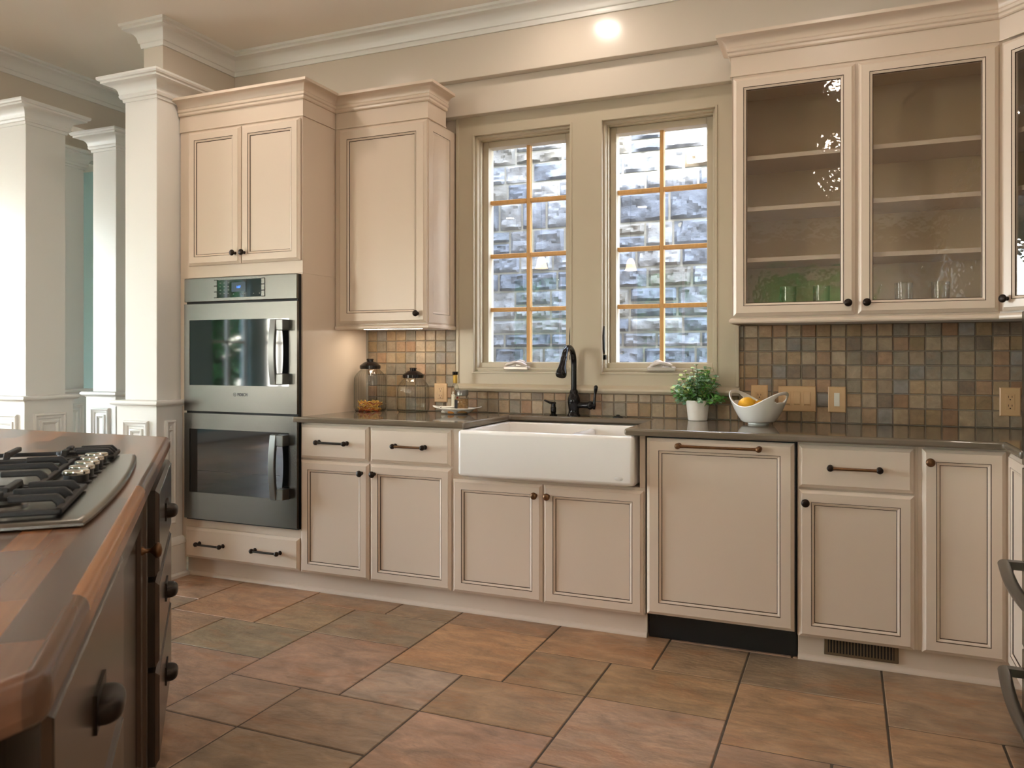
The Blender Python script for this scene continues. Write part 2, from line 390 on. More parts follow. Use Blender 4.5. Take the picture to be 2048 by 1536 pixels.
# out-of-view windows for reflections and daylight; some added only as fill
wn = 3
for side, lst in (('L', LW), ('R', RW), ('Q', FILLW)):
    for (u0,u1,z0,z1) in lst:
        root = thing('window_%d' % wn, (0,0,0), None, None, kind='structure'); wn += 1
        fr_ = MB(); pn = MB(); t = .05
        def put(mb, a0, a1, c0, c1, d0, d1):
            if side == 'L': mb.box(XL-.12+d0, XL-.12+d1, a0, a1, c0, c1)
            elif side == 'Q': mb.box(XR+.12-d1, XR+.12-d0, a0, a1, c0, c1)
            else: mb.box(a0, a1, YR-.12+d0, YR-.12+d1, c0, c1)
        mid = (u0+u1)/2
        for a0,a1,c0,c1 in ((u0,u0+t,z0,z1),(u1-t,u1,z0,z1),(u0+t,u1-t,z0,z0+t),(u0+t,u1-t,z1-t,z1),(mid-.02,mid+.02,z0+t,z1-t),(u0+t,u1-t,(z0+z1)/2-.02,(z0+z1)/2+.02)):
            put(fr_, a0, a1, c0, c1, 0, .05)
        put(pn, u0+t, u1-t, z0+t, z1-t, .02, .024)
        fr_.build('window_frame', 'white_trim', root, smooth=0); pn.build('glass_pane', 'pane', root, smooth=0)
        ld = bpy.data.lights.new('daylight_portal', 'AREA'); ld.shape = 'RECTANGLE'; ld.size = u1-u0; ld.size_y = z1-z0; ld.cycles.is_portal = True
        lo = bpy.data.objects.new('daylight_portal', ld); COL.objects.link(lo); lo['kind'] = 'helper'
        loc, dirn = {'L': ((XL-.3, mid, (z0+z1)/2), (1,0,0)), 'R': ((mid, YR-.3, (z0+z1)/2), (0,1,0)), 'Q': ((XR+.3, mid, (z0+z1)/2), (-1,0,0))}[side]
        lo.location = loc; lo.rotation_euler = Vector(dirn).to_track_quat('-Z','Y').to_euler()

# boards stepping out above the window, and ceiling crown
st = MB()
st.box(-2.10, -.40, -.07, 0, 2.553, 2.735)
struct('trim_1', st, 'wallpaint', smooth=0, bevel=.003)
struct('trim_2', box(-3.51, XR, -.12, 0, 2.735, CZ), 'wallpaint', smooth=0, bevel=.003)
def cove(o0, z0, o1, z1, n=8):
    return [(o0+(o1-o0)*(1-math.cos(t*PI/2/n)), z0+(z1-z0)*math.sin(t*PI/2/n)) for t in range(n+1)]
CROWN = [(0,2.958),(.010,2.958),(.013,2.972),(.013,2.982),(.020,2.985)]+cove(.022,2.99,.072,3.045)+[(.080,3.048),(.080,3.060),(.092,3.066),(.094,3.08),(0,3.08)]
BX0, BX1, BY0 = -3.655, -3.51, -.68
hd = MB(); hd.box(BX0, BX1, BY0, YF, 2.757, CZ)
struct('trim_3', hd, 'wallpaint', smooth=0, bevel=.002)
cr = MB(); cr.sweep([(BX0,YF),(BX0,BY0),(BX1,BY0),(BX1,-.12),(XR,-.12)], CROWN)
struct('trim_4', cr, 'white_trim', smooth=30)
hd = MB(); hd.box(-4.86, -4.74, -7.5, YF, 2.757, CZ)
struct('trim_5', hd, 'wallpaint', smooth=0)
cr = MB(); cr.sweep([(-4.74,-7.5),(-4.74,YF)], CROWN)
struct('trim_6', cr, 'white_trim', smooth=30)
hd = MB(); hd.box(-5.55, -5.40, -.05, YF, 2.757, CZ)
struct('trim_7', hd, 'wallpaint', smooth=0)

# ------------------------------------------------------------------ columns
CAP = [(0,2.632),(.008,2.632),(.010,2.648),(.018,2.650),(.024,2.662),(.022,2.672)]+cove(.024,2.676,.078,2.722)+[(.088,2.724),(.088,2.735),(.098,2.738),(.104,2.746),(.104,2.757),(0,2.757)]
def column(x0, x1, y0, y1, label, py1=None):
    c = thing('column', ((x0+x1)/2, (y0+y1)/2, 0), label, 'column', kind='structure')
    box(x0, x1, y0, y1, .96, 2.757).build('shaft', 'white_trim', c, smooth=0, bevel=.003)
    loop = [(x0,y0),(x1,y0),(x1,y1),(x0,y1)]
    MB().sweep(loop, CAP, True).build('capital', 'white_trim', c, smooth=30)
    e = .03; y1 = y1 if py1 is None else py1
    p = [(x0-e,y0-e),(x1+e,y0-e),(x1+e,y1+e),(x0-e,y1+e)]
    box(x0-e, x1+e, y0-e, y1+e, 0, .962).build('pedestal', 'white_trim', c, smooth=0, bevel=.002)
    MB().sweep(p, [(-.02,.948),(.004,.948),(.006,.956),(.022,.960),(.028,.968),(.028,.976),(.022,.984),(-.02,.986)], True).build('cap_moulding', 'white_trim', c, smooth=40)
    MB().sweep(p, [(0,0),(.026,0),(.026,.016),(.018,.024),(.014,.026),(.014,.18),(.020,.185),(.020,.198),(.010,.212),(0,.225)], True).build('base_moulding', 'white_trim', c, smooth=40)
    fr = MB()
    for (ax, ay, dx, dy, wd) in ((x0-e,y0-e,1,0,x1-x0+2*e),(x1+e,y0-e,0,1,y1-y0+2*e)):
        X = Matrix.Translation((ax,ay,.30)) @ Matrix(((dx,-dy,0,0),(dy,dx,0,0),(0,0,1,0),(0,0,0,1)))
        fr.X = X @ Matrix.Translation((.055,0,0))
        fr.rings(wd-.11, .575, [(0,0,0),(.002,-.012,0),(.010,-.016,0),(.018,-.010,0),(.030,-.006,0),(.034,0,0)], back=False)
        fr.X = X @ Matrix.Translation((.100,0,.045))
        fr.rings(wd-.20, .485, [(0,0,0),(.002,-.008,0),(.010,-.010,0),(.020,-.004,0),(.024,.0,0)], back=False)
    fr.build('panel_moulding', 'white_trim', c, smooth=30)
    return c
column(-3.695, -3.46, -.77, -.42, 'white square column with panelled pedestal, nearest to the oven tower', -.648)
column(-4.87, -4.58, -.715, -.45, 'white square column cut by the left edge of the photo')
column(-4.80, -4.58, -.07, .15, 'narrow-looking white column just left of the column by the oven tower')
column(-5.59, -5.30, -.02, .26, 'farthest white column, half hidden behind two nearer columns, beside the teal strip')
# baseboard on the partition
struct('baseboard_left', box(XL, XL+.015, YR, YF, 0, .14), 'white_trim', smooth=0)

# dark armchair glimpsed beyond the columns
ac = thing('armchair', (-6.15,1.05,0), 'dark navy upholstered armchair glimpsed as a sliver between the columns', 'armchair')
box(-6.55,-5.75,.7,1.4,.14,.42).build('seat', 'navy', ac, bevel=.03)
box(-6.55,-5.75,1.3,1.55,.30,.86).build('backrest', 'navy', ac, bevel=.05)
box(-6.70,-6.54,.7,1.52,.10,.62).build('armrest', 'navy', ac, bevel=.04); box(-5.76,-5.60,.7,1.52,.10,.62).build('armrest', 'navy', ac, bevel=.04)
for x in (-6.62,-5.68):
    for y in (.77,1.45): MB().lathe([(.016,0),(.024,.105)], (x,y,0)).build('leg', 'bark', ac)

# ------------------------------------------------------------------ windows over the sink
cas = MB()
wall_with_holes(cas, -2.012, -.487, 1.072, 2.553, holes, lambda m,u0,u1,z0,z1: m.box(u0,u1,-.02,0,z0,z1))
struct('trim_8', cas, 'sage', smooth=0)
sl = MB(); sl.sweep([(-2.018,-.0),(-.480,-.0)], [(0,1.032),(.030,1.032),(.040,1.038),(.046,1.048),(.044,1.058),(.030,1.066),(.022,1.074),(0,1.076)])
for x0,x1 in ((-2.018,-2.000),(-.500,-.482)): sl.box(x0,x1,-.026,0,1.076,2.56)
struct('trim_9', sl, 'sage', smooth=40, bevel=.002)
def frame(mb, u0, u1, z0, z1, t, y0, y1):
    mb.box(u0,u0+t,y0,y1,z0,z1); mb.box(u1-t,u1,y0,y1,z0,z1); mb.box(u0+t,u1-t,y0,y1,z0,z0+t); mb.box(u0+t,u1-t,y0,y1,z1-t,z1)
def sink_window(num, u, crank_x, latch_x, flip):
    root = thing('window_%d' % num, ((u[0]+u[1])/2, 0, WZ[0]), None, None, kind='structure')
    z0, z1 = WZ
    f = MB(); frame(f, u[0]-.001, u[1]+.001, z0-.001, z1+.001, .010, -.024, .03); frame(f, u[0]+.009, u[1]-.009, z0+.009, z1-.009, .012, 0.0, .16); frame(f, u[0]+.02, u[1]-.02, z0+.02, z1-.02, .008, .03, .16)
    f.build('window_frame', 'sage', root, smooth=0, bevel=.0015)
    s = MB(); frame(s, u[0]+.028, u[1]-.028, z0+.028, z1-.028, .034, .062, .13)
    s.build('sash', 'sage', root, smooth=0, bevel=.003)
    ga, gb, gc, gd = u[0]+.060, u[1]-.060, z0+.060, z1-.060
    box(ga, gb, .105, .110, gc, gd).build('glass_pane', 'pane', root, smooth=0)
    m = MB(); mid = (ga+gb)/2
    m.box(mid-.011, mid+.011, .088, .104, gc, gd); m.box(mid-.011, mid+.011, .111, .125, gc, gd)
    for z in (2.092, 1.790, 1.488):
        for a,b in ((ga,mid-.011),(mid+.011,gb)):
            m.box(a, b, .088, .104, z-.011, z+.011); m.box(a, b, .111, .125, z-.011, z+.011)
    m.build('muntin_grid', 'pine', root, smooth=0, bevel=.004, seg=2)
    # stool of the frame that carries the crank
    st = box(u[0]+.02, u[1]-.02, -.005, .062, z0+.018, z0+.030); st.box(u[0]+.028,u[1]-.028,.03,.062,z0+.03,z0+.058); st.build('bottom_stop', 'sage', root, smooth=0, bevel=.002)
    k = MB(); w = .072
    k.prism([(crank_x-w,-.028),(crank_x+w,-.028),(crank_x+w*.9,.03),(crank_x-w*.9,.03)], z0+.018, z0+.040)
    k.lathe([(.030,-.010),(.028,.02)], (crank_x-flip*.02,0,z0+.046), '-y', 16)
    co = k.build('crank_operator', 'crank', root, bevel=.006, seg=3)
    hp = [(crank_x-flip*.055,-.012,z0+.040),(crank_x-flip*.03,-.026,z0+.055),(crank_x,-.034,z0+.060),(crank_x+flip*.035,-.030,z0+.052),(crank_x+flip*.055,-.028,z0+.044)]
    MB().tube(hp, [.010,.011,.009,.011,.008], 10).build('crank_handle', 'crank', co, smooth=60)
    lv = MB(); lv.tube([(latch_x,.01,z0+.09),(latch_x,-.006,z0+.13),(latch_x,-.012,z0+.20),(latch_x,0,z0+.25)], [.004,.005,.005,.003], 8)
    lv.box(latch_x-.008,latch_x+.008,.0,.02,z0+.075,z0+.100)
    lv.build('latch_lever', 'black', root, smooth=60)
    ld = bpy.data.lights.new('daylight_portal', 'AREA'); ld.shape = 'RECTANGLE'; ld.size = u[1]-u[0]; ld.size_y = z1-z0; ld.cycles.is_portal = True
    lo = bpy.data.objects.new('daylight_portal', ld); COL.objects.link(lo); lo['kind'] = 'helper'; lo.location = ((u[0]+u[1])/2, .24, (z0+z1)/2)
    lo.rotation_euler = Vector((0,-1,0)).to_track_quat('-Z','Y').to_euler()
sink_window(1, W1, -1.655, W1[1]-.014, -1)
sink_window(2, W2, -.862, W2[0]+.014, 1)

# ------------------------------------------------------------------ stone wall and ground outside
random.seed(11)
sw = MB(); z = -.5
stone_cols = ['#555a63','#4d535d','#62676f','#464c56','#56595f','#66686b','#4b5159','#5c5b58']
sw.box(-5.2, 1.9, 2.27, 2.6, -.5, 4.6, 1, (.5,.5,.5))
while z < 4.5:
    h = random.choice((.12,.16,.20,.24)); x = -5.2+random.uniform(-.3,0)
    while x < 1.9:
        w = random.uniform(.16,.44)
        rows = [(z,h)] if random.random() < .8 or h < .19 else [(z,h*.5),(z+h*.5,h*.5)]
        for zz, hh in rows:
            c = S(random.choice(stone_cols) if random.random() < .96 else '#6a6154'); j = random.uniform(.85,1.12); c = tuple(q*j*.72 for q in c[:3])
            nx, nz = max(6,int(w/.022)), max(5,int(hh/.022)); gp = .009; vs = []; sd = random.uniform(0,100)
            for b in range(nz+1):
                for a in range(nx+1):
                    u_, v_ = a/nx, b/nz
                    edge = min(u_,1-u_)*w, min(v_,1-v_)*hh; e = min(1, min(edge)/.018)
                    px, pz = x+gp+u_*(w-2*gp), zz+gp+v_*(hh-2*gp)
                    d = noise.noise(Vector((px*7+sd, pz*9, sd)))*.036+(.5-abs(noise.noise(Vector((px*16, pz*22, sd)))))*.030+noise.noise(Vector((px*45, pz*60, sd)))*.008
                    if 0 < a < nx and 0 < b < nz: px += noise.noise(Vector((px*15,pz*15,3+sd)))*.008; pz += noise.noise(Vector((px*15,pz*15,9+sd)))*.008
                    vs.append((px, 2.27-(.008+(.012+d)*e), pz))
            fs = [(b*(nx+1)+a, b*(nx+1)+a+1, (b+1)*(nx+1)+a+1, (b+1)*(nx+1)+a) for b in range(nz) for a in range(nx)]
            sw.add(vs, fs, 0, c)
        x += w
    z += h
o = struct('stone_wall', sw, ['stone','mortar'], smooth=25)
struct('ground', box(-16, 8, -18, 9, -.9, -.45), 'soil', smooth=0)

# garden beyond the rear and left windows (seen in reflections)
random.seed(21)
def shrubs(name, boxes, label):
    mb = MB()
    for (x0,x1,y0,y1,z0,z1,n) in boxes:
        for _ in range(n):
            c = Vector((random.uniform(x0,x1), random.uniform(y0,y1), random.uniform(z0,z1)))
            a = Vector((random.uniform(-1,1),random.uniform(-1,1),random.uniform(-1,1))).normalized(); b = a.orthogonal().normalized()
            a *= random.uniform(.16,.30); b *= random.uniform(.09,.16)
            mb.add([tuple(c-a),tuple(c+b),tuple(c+a),tuple(c-b)], [(0,1,2,3)])
    o = mb.build(name, 'hedge', smooth=0); tag(o, label, 'hedge', kind='stuff'); return o
shrubs('hedge', [(-11.6,-10.2,-9.6,-5.2,-.4,3.6,2600)], 'green garden foliage beyond the left windows, mirrored in the oven glass')
shrubs('hedge', [(-7.4,1.6,-12.2,-11.2,-.4,3.6,9000)], 'green garden foliage beyond the rear windows, mirrored in the cabinet glass')

# ------------------------------------------------------------------ backsplash
random.seed(5)
bs = MB(); P = .0652
bcols = ['#9c886f','#917d67','#8a7d6b','#997b61','#a39079','#857a6b','#8c7456','#9c8467','#88817a','#7b6a5a','#9f8468','#8f6f54']
def tiles(xa, xb, za, zb, lines_x0):
    k0 = math.floor((xa-lines_x0)/P); k1 = math.ceil((xb-lines_x0)/P)
    for k in range(k0, k1):
        for r in range(0, 8):
            x0, x1 = max(xa, lines_x0+k*P), min(xb, lines_x0+(k+1)*P); z0, z1 = max(za, .923+r*P-(0 if r else .012)), min(zb, .923+(r+1)*P)
            if x1-x0 < .008 or z1-z0 < .006: continue
            c = S(random.choice(bcols)); j = random.uniform(.95,1.17)
            c = tuple(q*j for q in c[:3]); gq = .0016; b = .003
            jx = random.uniform(-.0006,.0006)
            x0 += gq+jx; x1 -= gq-jx; z0 += gq; z1 -= gq
            bs.add([(x0,-.003,z0),(x1,-.003,z0),(x1,-.003,z1),(x0,-.003,z1),(x0+b,-.009,z0+b),(x1-b,-.009,z0+b),(x1-b,-.009,z1-b),(x0+b,-.009,z1-b)],
                   [(4,5,6,7),(0,1,5,4),(1,2,6,5),(2,3,7,6),(3,0,4,7)], 0, c)
tiles(-2.609, -2.013, .914, 1.376, -.459); tiles(-2.013, -.487, .914, 1.032, -.459); tiles(-.487, 1.168, .914, 1.376, -.459)
for x0,x1,z1 in ((-2.609,-2.013,1.376),(-2.013,-.487,1.032),(-.487,1.168,1.376)): bs.box(x0,x1,-.004,0,.914,z1,1,(.3,.3,.3))
struct('wall_backsplash', bs, ['btile','wgrout'], smooth=0)

# ------------------------------------------------------------------ cabinets
FY = -.635   # door face of the base run
CARC = -.613
def bead(y0): return [(0,y0+.020,0),(0,y0+.011,0),(.012,y0+.003,0),(.0135,y0,0)]
def door(root, name, x0, z0, w, h, yf=FY, X=None, knob=None, kmat='bronze', glass=False, label=None, fr=.047, knob_at=None):
    mb = MB(); mb.X = X if X is not None else Matrix.Translation((x0,yf,z0))
    rg = bead(0)+[(fr,0,0),(fr+.0022,.0022,1),(fr+.0036,.001,0),(fr+.0118,.0052,0),(fr+.0146,.0085,1)]
    if glass:
        rg += [(fr+.0150,.020,0),(0,.020,0)]
        mb.rings(w, h, rg, fill=None, back=False)
    else:
        mb.rings(w, h, rg, fill=0)
    d = mb.build(name, ['cream','glaze'], root, smooth=20)
    if label: d['label'] = label
    if glass:
        q = MB(); q.X = mb.X; i = fr+.012
        q.box(i, w-i, .011, .014, i, h-i); q.build('glass_pane', 'cab_glass', d, smooth=0)
    if knob: put_knob(d, mb.X, knob[0], knob[1], kmat)
    return d
KNOB = [(.0085,0),(.0085,.002),(.0055,.006),(.0050,.014),(.0075,.018),(.0140,.021),(.0165,.025),(.0160,.029),(.0120,.033),(.0060,.0352),(.001,.0357)]
def put_knob(parent, X, kx, kz, m='bronze'):
    k = MB(); k.X = X; k.lathe(KNOB, (kx,0,kz), '-y', 20); return k.build('knob', m, parent, smooth=50)
def put_pull(parent, X, cx, cz, ln, m='bronze', rise=.030, m2=None):
    k = MB(); k.X = X; h = ln/2
    for s in (-1,1):
        k.lathe([(.0115,0),(.0115,.003),(.0075,.006),(.0068,rise-.012),(.0105,rise-.008),(.0130,rise-.001),(.0118,rise+.007),(.0060,rise+.012),(.001,rise+.0125)], (cx+s*h,0,cz), '-y', 16)
    k.tube([(cx-h+.008,-rise,cz),(cx-h*.8,-rise-.002,cz),(cx,-rise-.003,cz),(cx+h*.8,-rise-.002,cz),(cx+h-.008,-rise,cz)], [.0075,.0062,.0058,.0062,.0075], 12, 1)
    return k.build('handle', [m, m2 or m], parent, smooth=50)
def drawer(root, x0, z0, w, h, pulls, yf=FY, m='bronze', m2=None):
    mb = MB(); X = Matrix.Translation((x0,yf,z0)); mb.X = X
    mb.rings(w, h, bead(0), fill=0); d = mb.build('drawer', ['cream','glaze'], root, smooth=20)
    for cx, ln in pulls: put_pull(d, X, cx, h/2+ (0.0), ln, m, m2=m2)
    return d
TOE_Y = -.575
def toe(root, x0, x1, shoe=True):
    t = MB(); t.box(x0, x1, TOE_Y, TOE_Y+.02, 0, .105)
    if shoe: t.sweep([(x0,TOE_Y),(x1,TOE_Y)], [(0,0),(.015,0),(.0145,.006),(.011,.013),(.004,.019),(0,.020)])
    t.build('toe_kick', 'cream', root, smooth=30)

# base cabinet left of the sink
b1 = thing('base_cabinet', (-2.17,-.3,0), 'cream base cabinet with two drawers over two doors, left of the sink', 'cabinet', 'cream base cabinets')
c = box(-2.609,-1.731,CARC,-.022,.105,.884); c.build('cabinet_body', 'cream', b1, smooth=0, bevel=.0015)
toe(b1, -2.609, -1.731)
drawer(b1, -2.613, .700, .412, .172, [(.206,.170)]); drawer(b1, -2.188, .700, .448, .172, [(.231,.165)], m2='brass')
door(b1, 'door', -2.613, .107, .416, .582, knob=(.379,.534)); door(b1, 'door', -2.190, .107, .452, .582, knob=(.030,.534))
# sink base
b2 = thing('base_cabinet', (-1.27,-.3,0), 'cream sink cabinet with two doors under the white farmhouse sink', 'cabinet', 'cream base cabinets')
c = MB(); c.box(-1.731,-.803,CARC,-.022,.105,.655); c.box(-1.731,-1.680,CARC,-.05,.655,.884); c.box(-.828,-.803,CARC,-.05,.655,.884)
c.build('cabinet_body', 'cream', b2, smooth=0, bevel=.0015); toe(b2, -1.731, -.803)
door(b2, 'door', -1.728, .107, .455, .536, knob=(.425,.487), kmat='brass'); door(b2, 'door', -1.268, .107, .460, .536, knob=(.026,.487), kmat='brass')
# dishwasher
dw = thing('dishwasher', (-.49,-.3,0), 'panel-front dishwasher with long bronze handle and black kick plate', 'dishwasher')
box(-.795,-.188,-.60,-.02,.105,.878).build('tub', 'black', dw, smooth=0)
p = door(dw, 'door_panel', -.792, .121, .598, .755, yf=-.640, fr=.052)
put_pull(p, Matrix.Translation((-.792,-.640,.121)), .302, .728, .325, 'brass', rise=.034)
k = box(-.797,-.188,-.565,-.545,.0,.118); k.build('kick_plate', 'toe_black', dw, smooth=0)
for x in (-.765,-.215): MB().lathe([(.004,0),(.004,.002)], (x,-.565,.09), '-y', 10).build('screw', 'black', dw)
# drawer base right of the dishwasher
b3 = thing('base_cabinet', (.03,-.3,0), 'cream base cabinet with one drawer over one door, right of the dishwasher', 'cabinet', 'cream base cabinets')
box(-.183,.249,CARC,-.022,.105,.884).build('cabinet_body', 'cream', b3, smooth=0, bevel=.0015); toe(b3, -.183, .249)
drawer(b3, -.178, .702, .412, .170, [(.206,.176)], m2='brass'); door(b3, 'door', -.178, .107, .414, .586, knob=(.027,.537))
# corner base with a bifold pair
b4 = thing('base_cabinet', (.6,-.4,0), 'cream corner base cabinet with narrow doors meeting at the inside corner', 'cabinet', 'cream base cabinets')
c = MB(); c.box(.249,XR-.002,CARC,-.022,.105,.884); c.box(.560,XR-.002,-.935,CARC,.105,.884); c.build('cabinet_body', 'cream', b4, smooth=0, bevel=.0015)
toe(b4, .249, .60)
t = MB(); t.box(.60,.62,-.935,TOE_Y,0,.105); t.build('toe_kick', 'cream', b4, smooth=0)
door(b4, 'door', .262, .105, .274, .770, knob=(.026,.722), kmat='brass')
XD = Matrix.Translation((.538,-.642,.105)) @ Matrix.Rotation(R(-90), 4, 'Z')
door(b4, 'door', 0, 0, .285, .770, X=XD)
# floor register in the toe kick
vt = thing('floor_register', (.0,TOE_Y,.05), 'brown slotted air register set in the toe kick under the drawer cabinet', 'vent')
v = MB(); v.box(-.085,.185,TOE_Y-.006,TOE_Y+.0,.030,.102); v.build('register_frame', 'vent', vt, bevel=.003)
v = box(-.070,.170,TOE_Y-.0066,TOE_Y-.006,.042,.092); v.build('dark_opening', 'slot', vt, smooth=0)
for i in range(21):
    x = -.066+i*.0114
    box(x,x+.0048,TOE_Y-.0085,TOE_Y-.0066,.042,.092).build('slat', 'vent', vt, smooth=0)

# tall oven cabinet
tw = thing('oven_tower_cabinet', (-3.03,-.3,0), 'tall cream cabinet tower holding the double wall oven', 'cabinet')
c = MB(); c.box(-3.45,-2.611,CARC,-.022,.105,.322); c.box(-3.45,-2.611,CARC,-.022,1.660,2.478)
c.box(-3.45,-3.385,CARC,-.022,.322,1.66); c.box(-2.640,-2.611,CARC,-.022,.322,1.66); c.box(-3.385,-2.640,-.05,-.022,.322,1.66)
c.build('cabinet_body', 'cream', tw, smooth=0, bevel=.0015)
CCR = [(0,2.478),(.007,2.478),(.007,2.484),(.004,2.486),(.004,2.566),(.012,2.567),(.016,2.572),(.015,2.583),(.021,2.588),(.022,2.598),(.018,2.603)]+cove(.020,2.605,.058,2.640)+[(.0625,2.642),(.0625,2.656),(0,2.656)]
box(-3.45,-2.611,CARC,-.122,2.478,2.655).build('frieze', 'cream', tw, smooth=0)
MB().sweep([(-3.45,CARC),(-2.611,CARC),(-2.611,-.334)], CCR).build('crown_moulding', 'cream', tw, smooth=30)
door(tw, 'door', -3.378, 1.727, .368, .740, knob=(.338,.055)); door(tw, 'door', -3.004, 1.727, .384, .740, knob=(.026,.055))
drawer(tw, -3.398, .110, .776, .168, [(.192,.165),(.576,.165)])
toe(tw, -3.43, -2.609)

# upper cabinet left of the windows
u1 = thing('wall_cabinet', (-2.3,-.17,1.376), 'cream single-door wall cabinet between the oven tower and the windows', 'cabinet', 'cream wall cabinets')
UF = -.328
box(-2.609,-2.030,UF,0,1.392,2.478).build('cabinet_body', 'cream', u1, smooth=0, bevel=.0015)
box(-2.609,-2.030,UF,-.122,2.478,2.655).build('frieze', 'cream', u1, smooth=0)
MB().sweep([(-2.60,UF),(-2.030,UF),(-2.030,-.13)], CCR).build('crown_moulding', 'cream', u1, smooth=30)
RAIL = [(0,1.372),(.008,1.372),(.012,1.378),(.012,1.386),(.006,1.394),(0,1.396)]
lr = MB(); lr.sweep([(-2.605,UF),(-2.030,UF),(-2.030,-.022)], RAIL); lr.build('light_rail', 'cream', u1, smooth=30)
door(u1, 'door', -2.577, 1.404, .546, 1.064, yf=-.350, knob=(.500,.047), fr=.056)
XD = Matrix.Translation((-2.028,-.316,1.404)) @ Matrix.Rotation(R(90), 4, 'Z') @ Matrix.Translation((0,.0,0))
sp = MB(); sp.X = Matrix.Translation((-2.026,-.322,1.404)) @ Matrix.Rotation(R(90), 4, 'Z')
sp.rings(.290, 1.064, [(0,.006,0),(0,.0,0),(.047,0,0),(.0486,.002,1),(.0504,.001,0),(.059,.004,0),(.061,.0055,1)], fill=0)
sp.build('side_panel', ['cream','glaze'], u1, smooth=20)
uc = thing('undercabinet_light', (-2.32,-.2,1.372), 'slim light fixture under the wall cabinet left of the windows', 'light')
box(-2.52,-2.12,-.24,-.18,1.378,1.392).build('housing', 'white_plastic', uc, smooth=0)
box(-2.50,-2.14,-.235,-.185,1.3765,1.378).build('diffuser', 'led_uc', uc, smooth=0)

# glass-door upper cabinet right of the windows
u2 = thing('wall_cabinet', (.04,-.17,1.376), 'wide cream wall cabinet with two glass doors and open shelves, right of the windows', 'cabinet', 'cream wall cabinets')
def hollow(mb, x0,x1,y0,y1,z0,z1,t=.019):
    mb.box(x0,x0+t,y0,y1,z0,z1); mb.box(x1-t,x1,y0,y1,z0,z1); mb.box(x0+t,x1-t,y0,y1,z0,z0+t); mb.box(x0+t,x1-t,y0,y1,z1-t,z1); mb.box(x0+t,x1-t,y1-.008,y1,z0+t,z1-t)
c = MB(); hollow(c, -.472,.560,UF+.02,0,1.392,2.478); c.build('cabinet_body', ['cream_in'], u2, smooth=0)
c = MB(); c.box(-.474,-.430,UF,UF+.02,1.392,2.478); c.box(.520,.562,UF,UF+.02,1.392,2.478); c.box(.012,.064,UF,UF+.02,1.392,2.478)
for a,b in ((-.430,.012),(.064,.520)): c.box(a,b,UF,UF+.02,1.392,1.42); c.box(a,b,UF,UF+.02,2.43,2.478)
c.box(-.476,-.472,UF,0,1.392,2.478)
c.build('face_frame', 'cream', u2, smooth=0)
box(-.476,.560,UF,-.122,2.478,2.655).build('frieze', 'cream', u2, smooth=0)
for z in (2.103,1.875,1.647):
    box(-.452,.540,-.300,-.009,z,z+.019).build('shelf', 'cream', u2, smooth=0)
door(u2, 'door', -.468, 1.404, .500, 1.060, yf=-.350, knob=(.473,.047), glass=True, fr=.044)
door(u2, 'door', .043, 1.404, .512, 1.060, yf=-.350, knob=(.034,.047), glass=True, fr=.044)
# diagonal corner upper
u3 = thing('wall_cabinet', (.87,-.3,1.376), 'cream diagonal corner cabinet with glass door at the right edge of the photo', 'cabinet', 'cream wall cabinets')
dx = .2833
poly = [(.562,0),(.562,UF),(.562+dx,UF-dx),(XR-.002,UF-dx),(XR-.002,0)]
c = MB(); c.prism(poly, 1.392, 1.411); c.prism(poly, 2.459, 2.478); c.box(XR-.012,XR-.002,UF-dx,0,1.411,2.459); c.box(.562,XR-.012,-.010,0,1.411,2.459); c.box(.562+dx,XR-.012,UF-dx,UF-dx+.019,1.411,2.459); c.box(.562,.572,UF,-.01,1.411,2.459)
c.build('cabinet_body', 'cream_in', u3, smooth=0)
c = MB(); c.prism(poly, 2.478, 2.655); c.build('frieze', 'cream', u3, smooth=0)
for z in (2.103,1.875,1.647):
    c = MB(); c.prism([(.575,-.012),(.575,UF+.02),(.575+dx,UF-dx+.03),(XR-.014,UF-dx+.03),(XR-.014,-.012)], z, z+.019); c.build('shelf', 'cream', u3, smooth=0)
XDg = Matrix.Translation((.562,UF,0)) @ Matrix.Rotation(R(-45), 4, 'Z')
c = MB(); c.X = XDg; L3 = dx*math.sqrt(2)
c.box(0,.045,0,.02,1.392,2.478); c.box(L3-.045,L3,0,.02,1.392,2.478); c.box(.045,L3-.045,0,.02,1.392,1.42); c.box(.045,L3-.045,0,.02,2.43,2.478)
c.build('face_frame', 'cream', u3, smooth=0)
door(u3, 'door', 0,0, L3-.036, 1.060, X=XDg @ Matrix.Translation((.018,-.022,1.404)), knob=(.028,.047), glass=True, fr=.044)
# crown and light rail: one run mitred over both right-hand cabinets, split at the corner
def split_crown(root, path, prof, nm):
    MB().sweep(path, prof).build(nm, 'cream', root, smooth=30)
split_crown(u2, [(-.476,-.13),(-.476,UF),(.562,UF)], CCR, 'crown_moulding'); split_crown(u3, [(.562,UF),(.562+dx,UF-dx)], CCR, 'crown_moulding')
split_crown(u2, [(-.476,-.022),(-.476,UF),(.562,UF)], RAIL, 'light_rail'); split_crown(u3, [(.562,UF),(.562+dx,UF-dx)], RAIL, 'light_rail')

# drinking glasses in the glass cabinet
def tumbler(x, y, label):
    g = MB(); prof = [(.001,1.4125),(.030,1.4125),(.034,1.416),(.035,1.428),(.036,1.540),(.034,1.540),(.0325,1.426),(.001,1.424)]
    g.lathe(prof, (x,y,0), 'z', 28, cap=False)
    o = g.build('drinking_glass', 'tumbler', smooth=50); tag(o, label, 'glass', 'tumblers in the glass cabinet'); return o
tumbler(-.245,-.20, 'clear tumbler behind the left glass door, the left one of the pair')
tumbler(-.105,-.20, 'clear tumbler behind the left glass door, nearest to the door knob')
tumbler(.225,-.20, 'clear tumbler behind the right glass door, the left one of the pair')
tumbler(.365,-.20, 'clear tumbler behind the right glass door, farthest right')

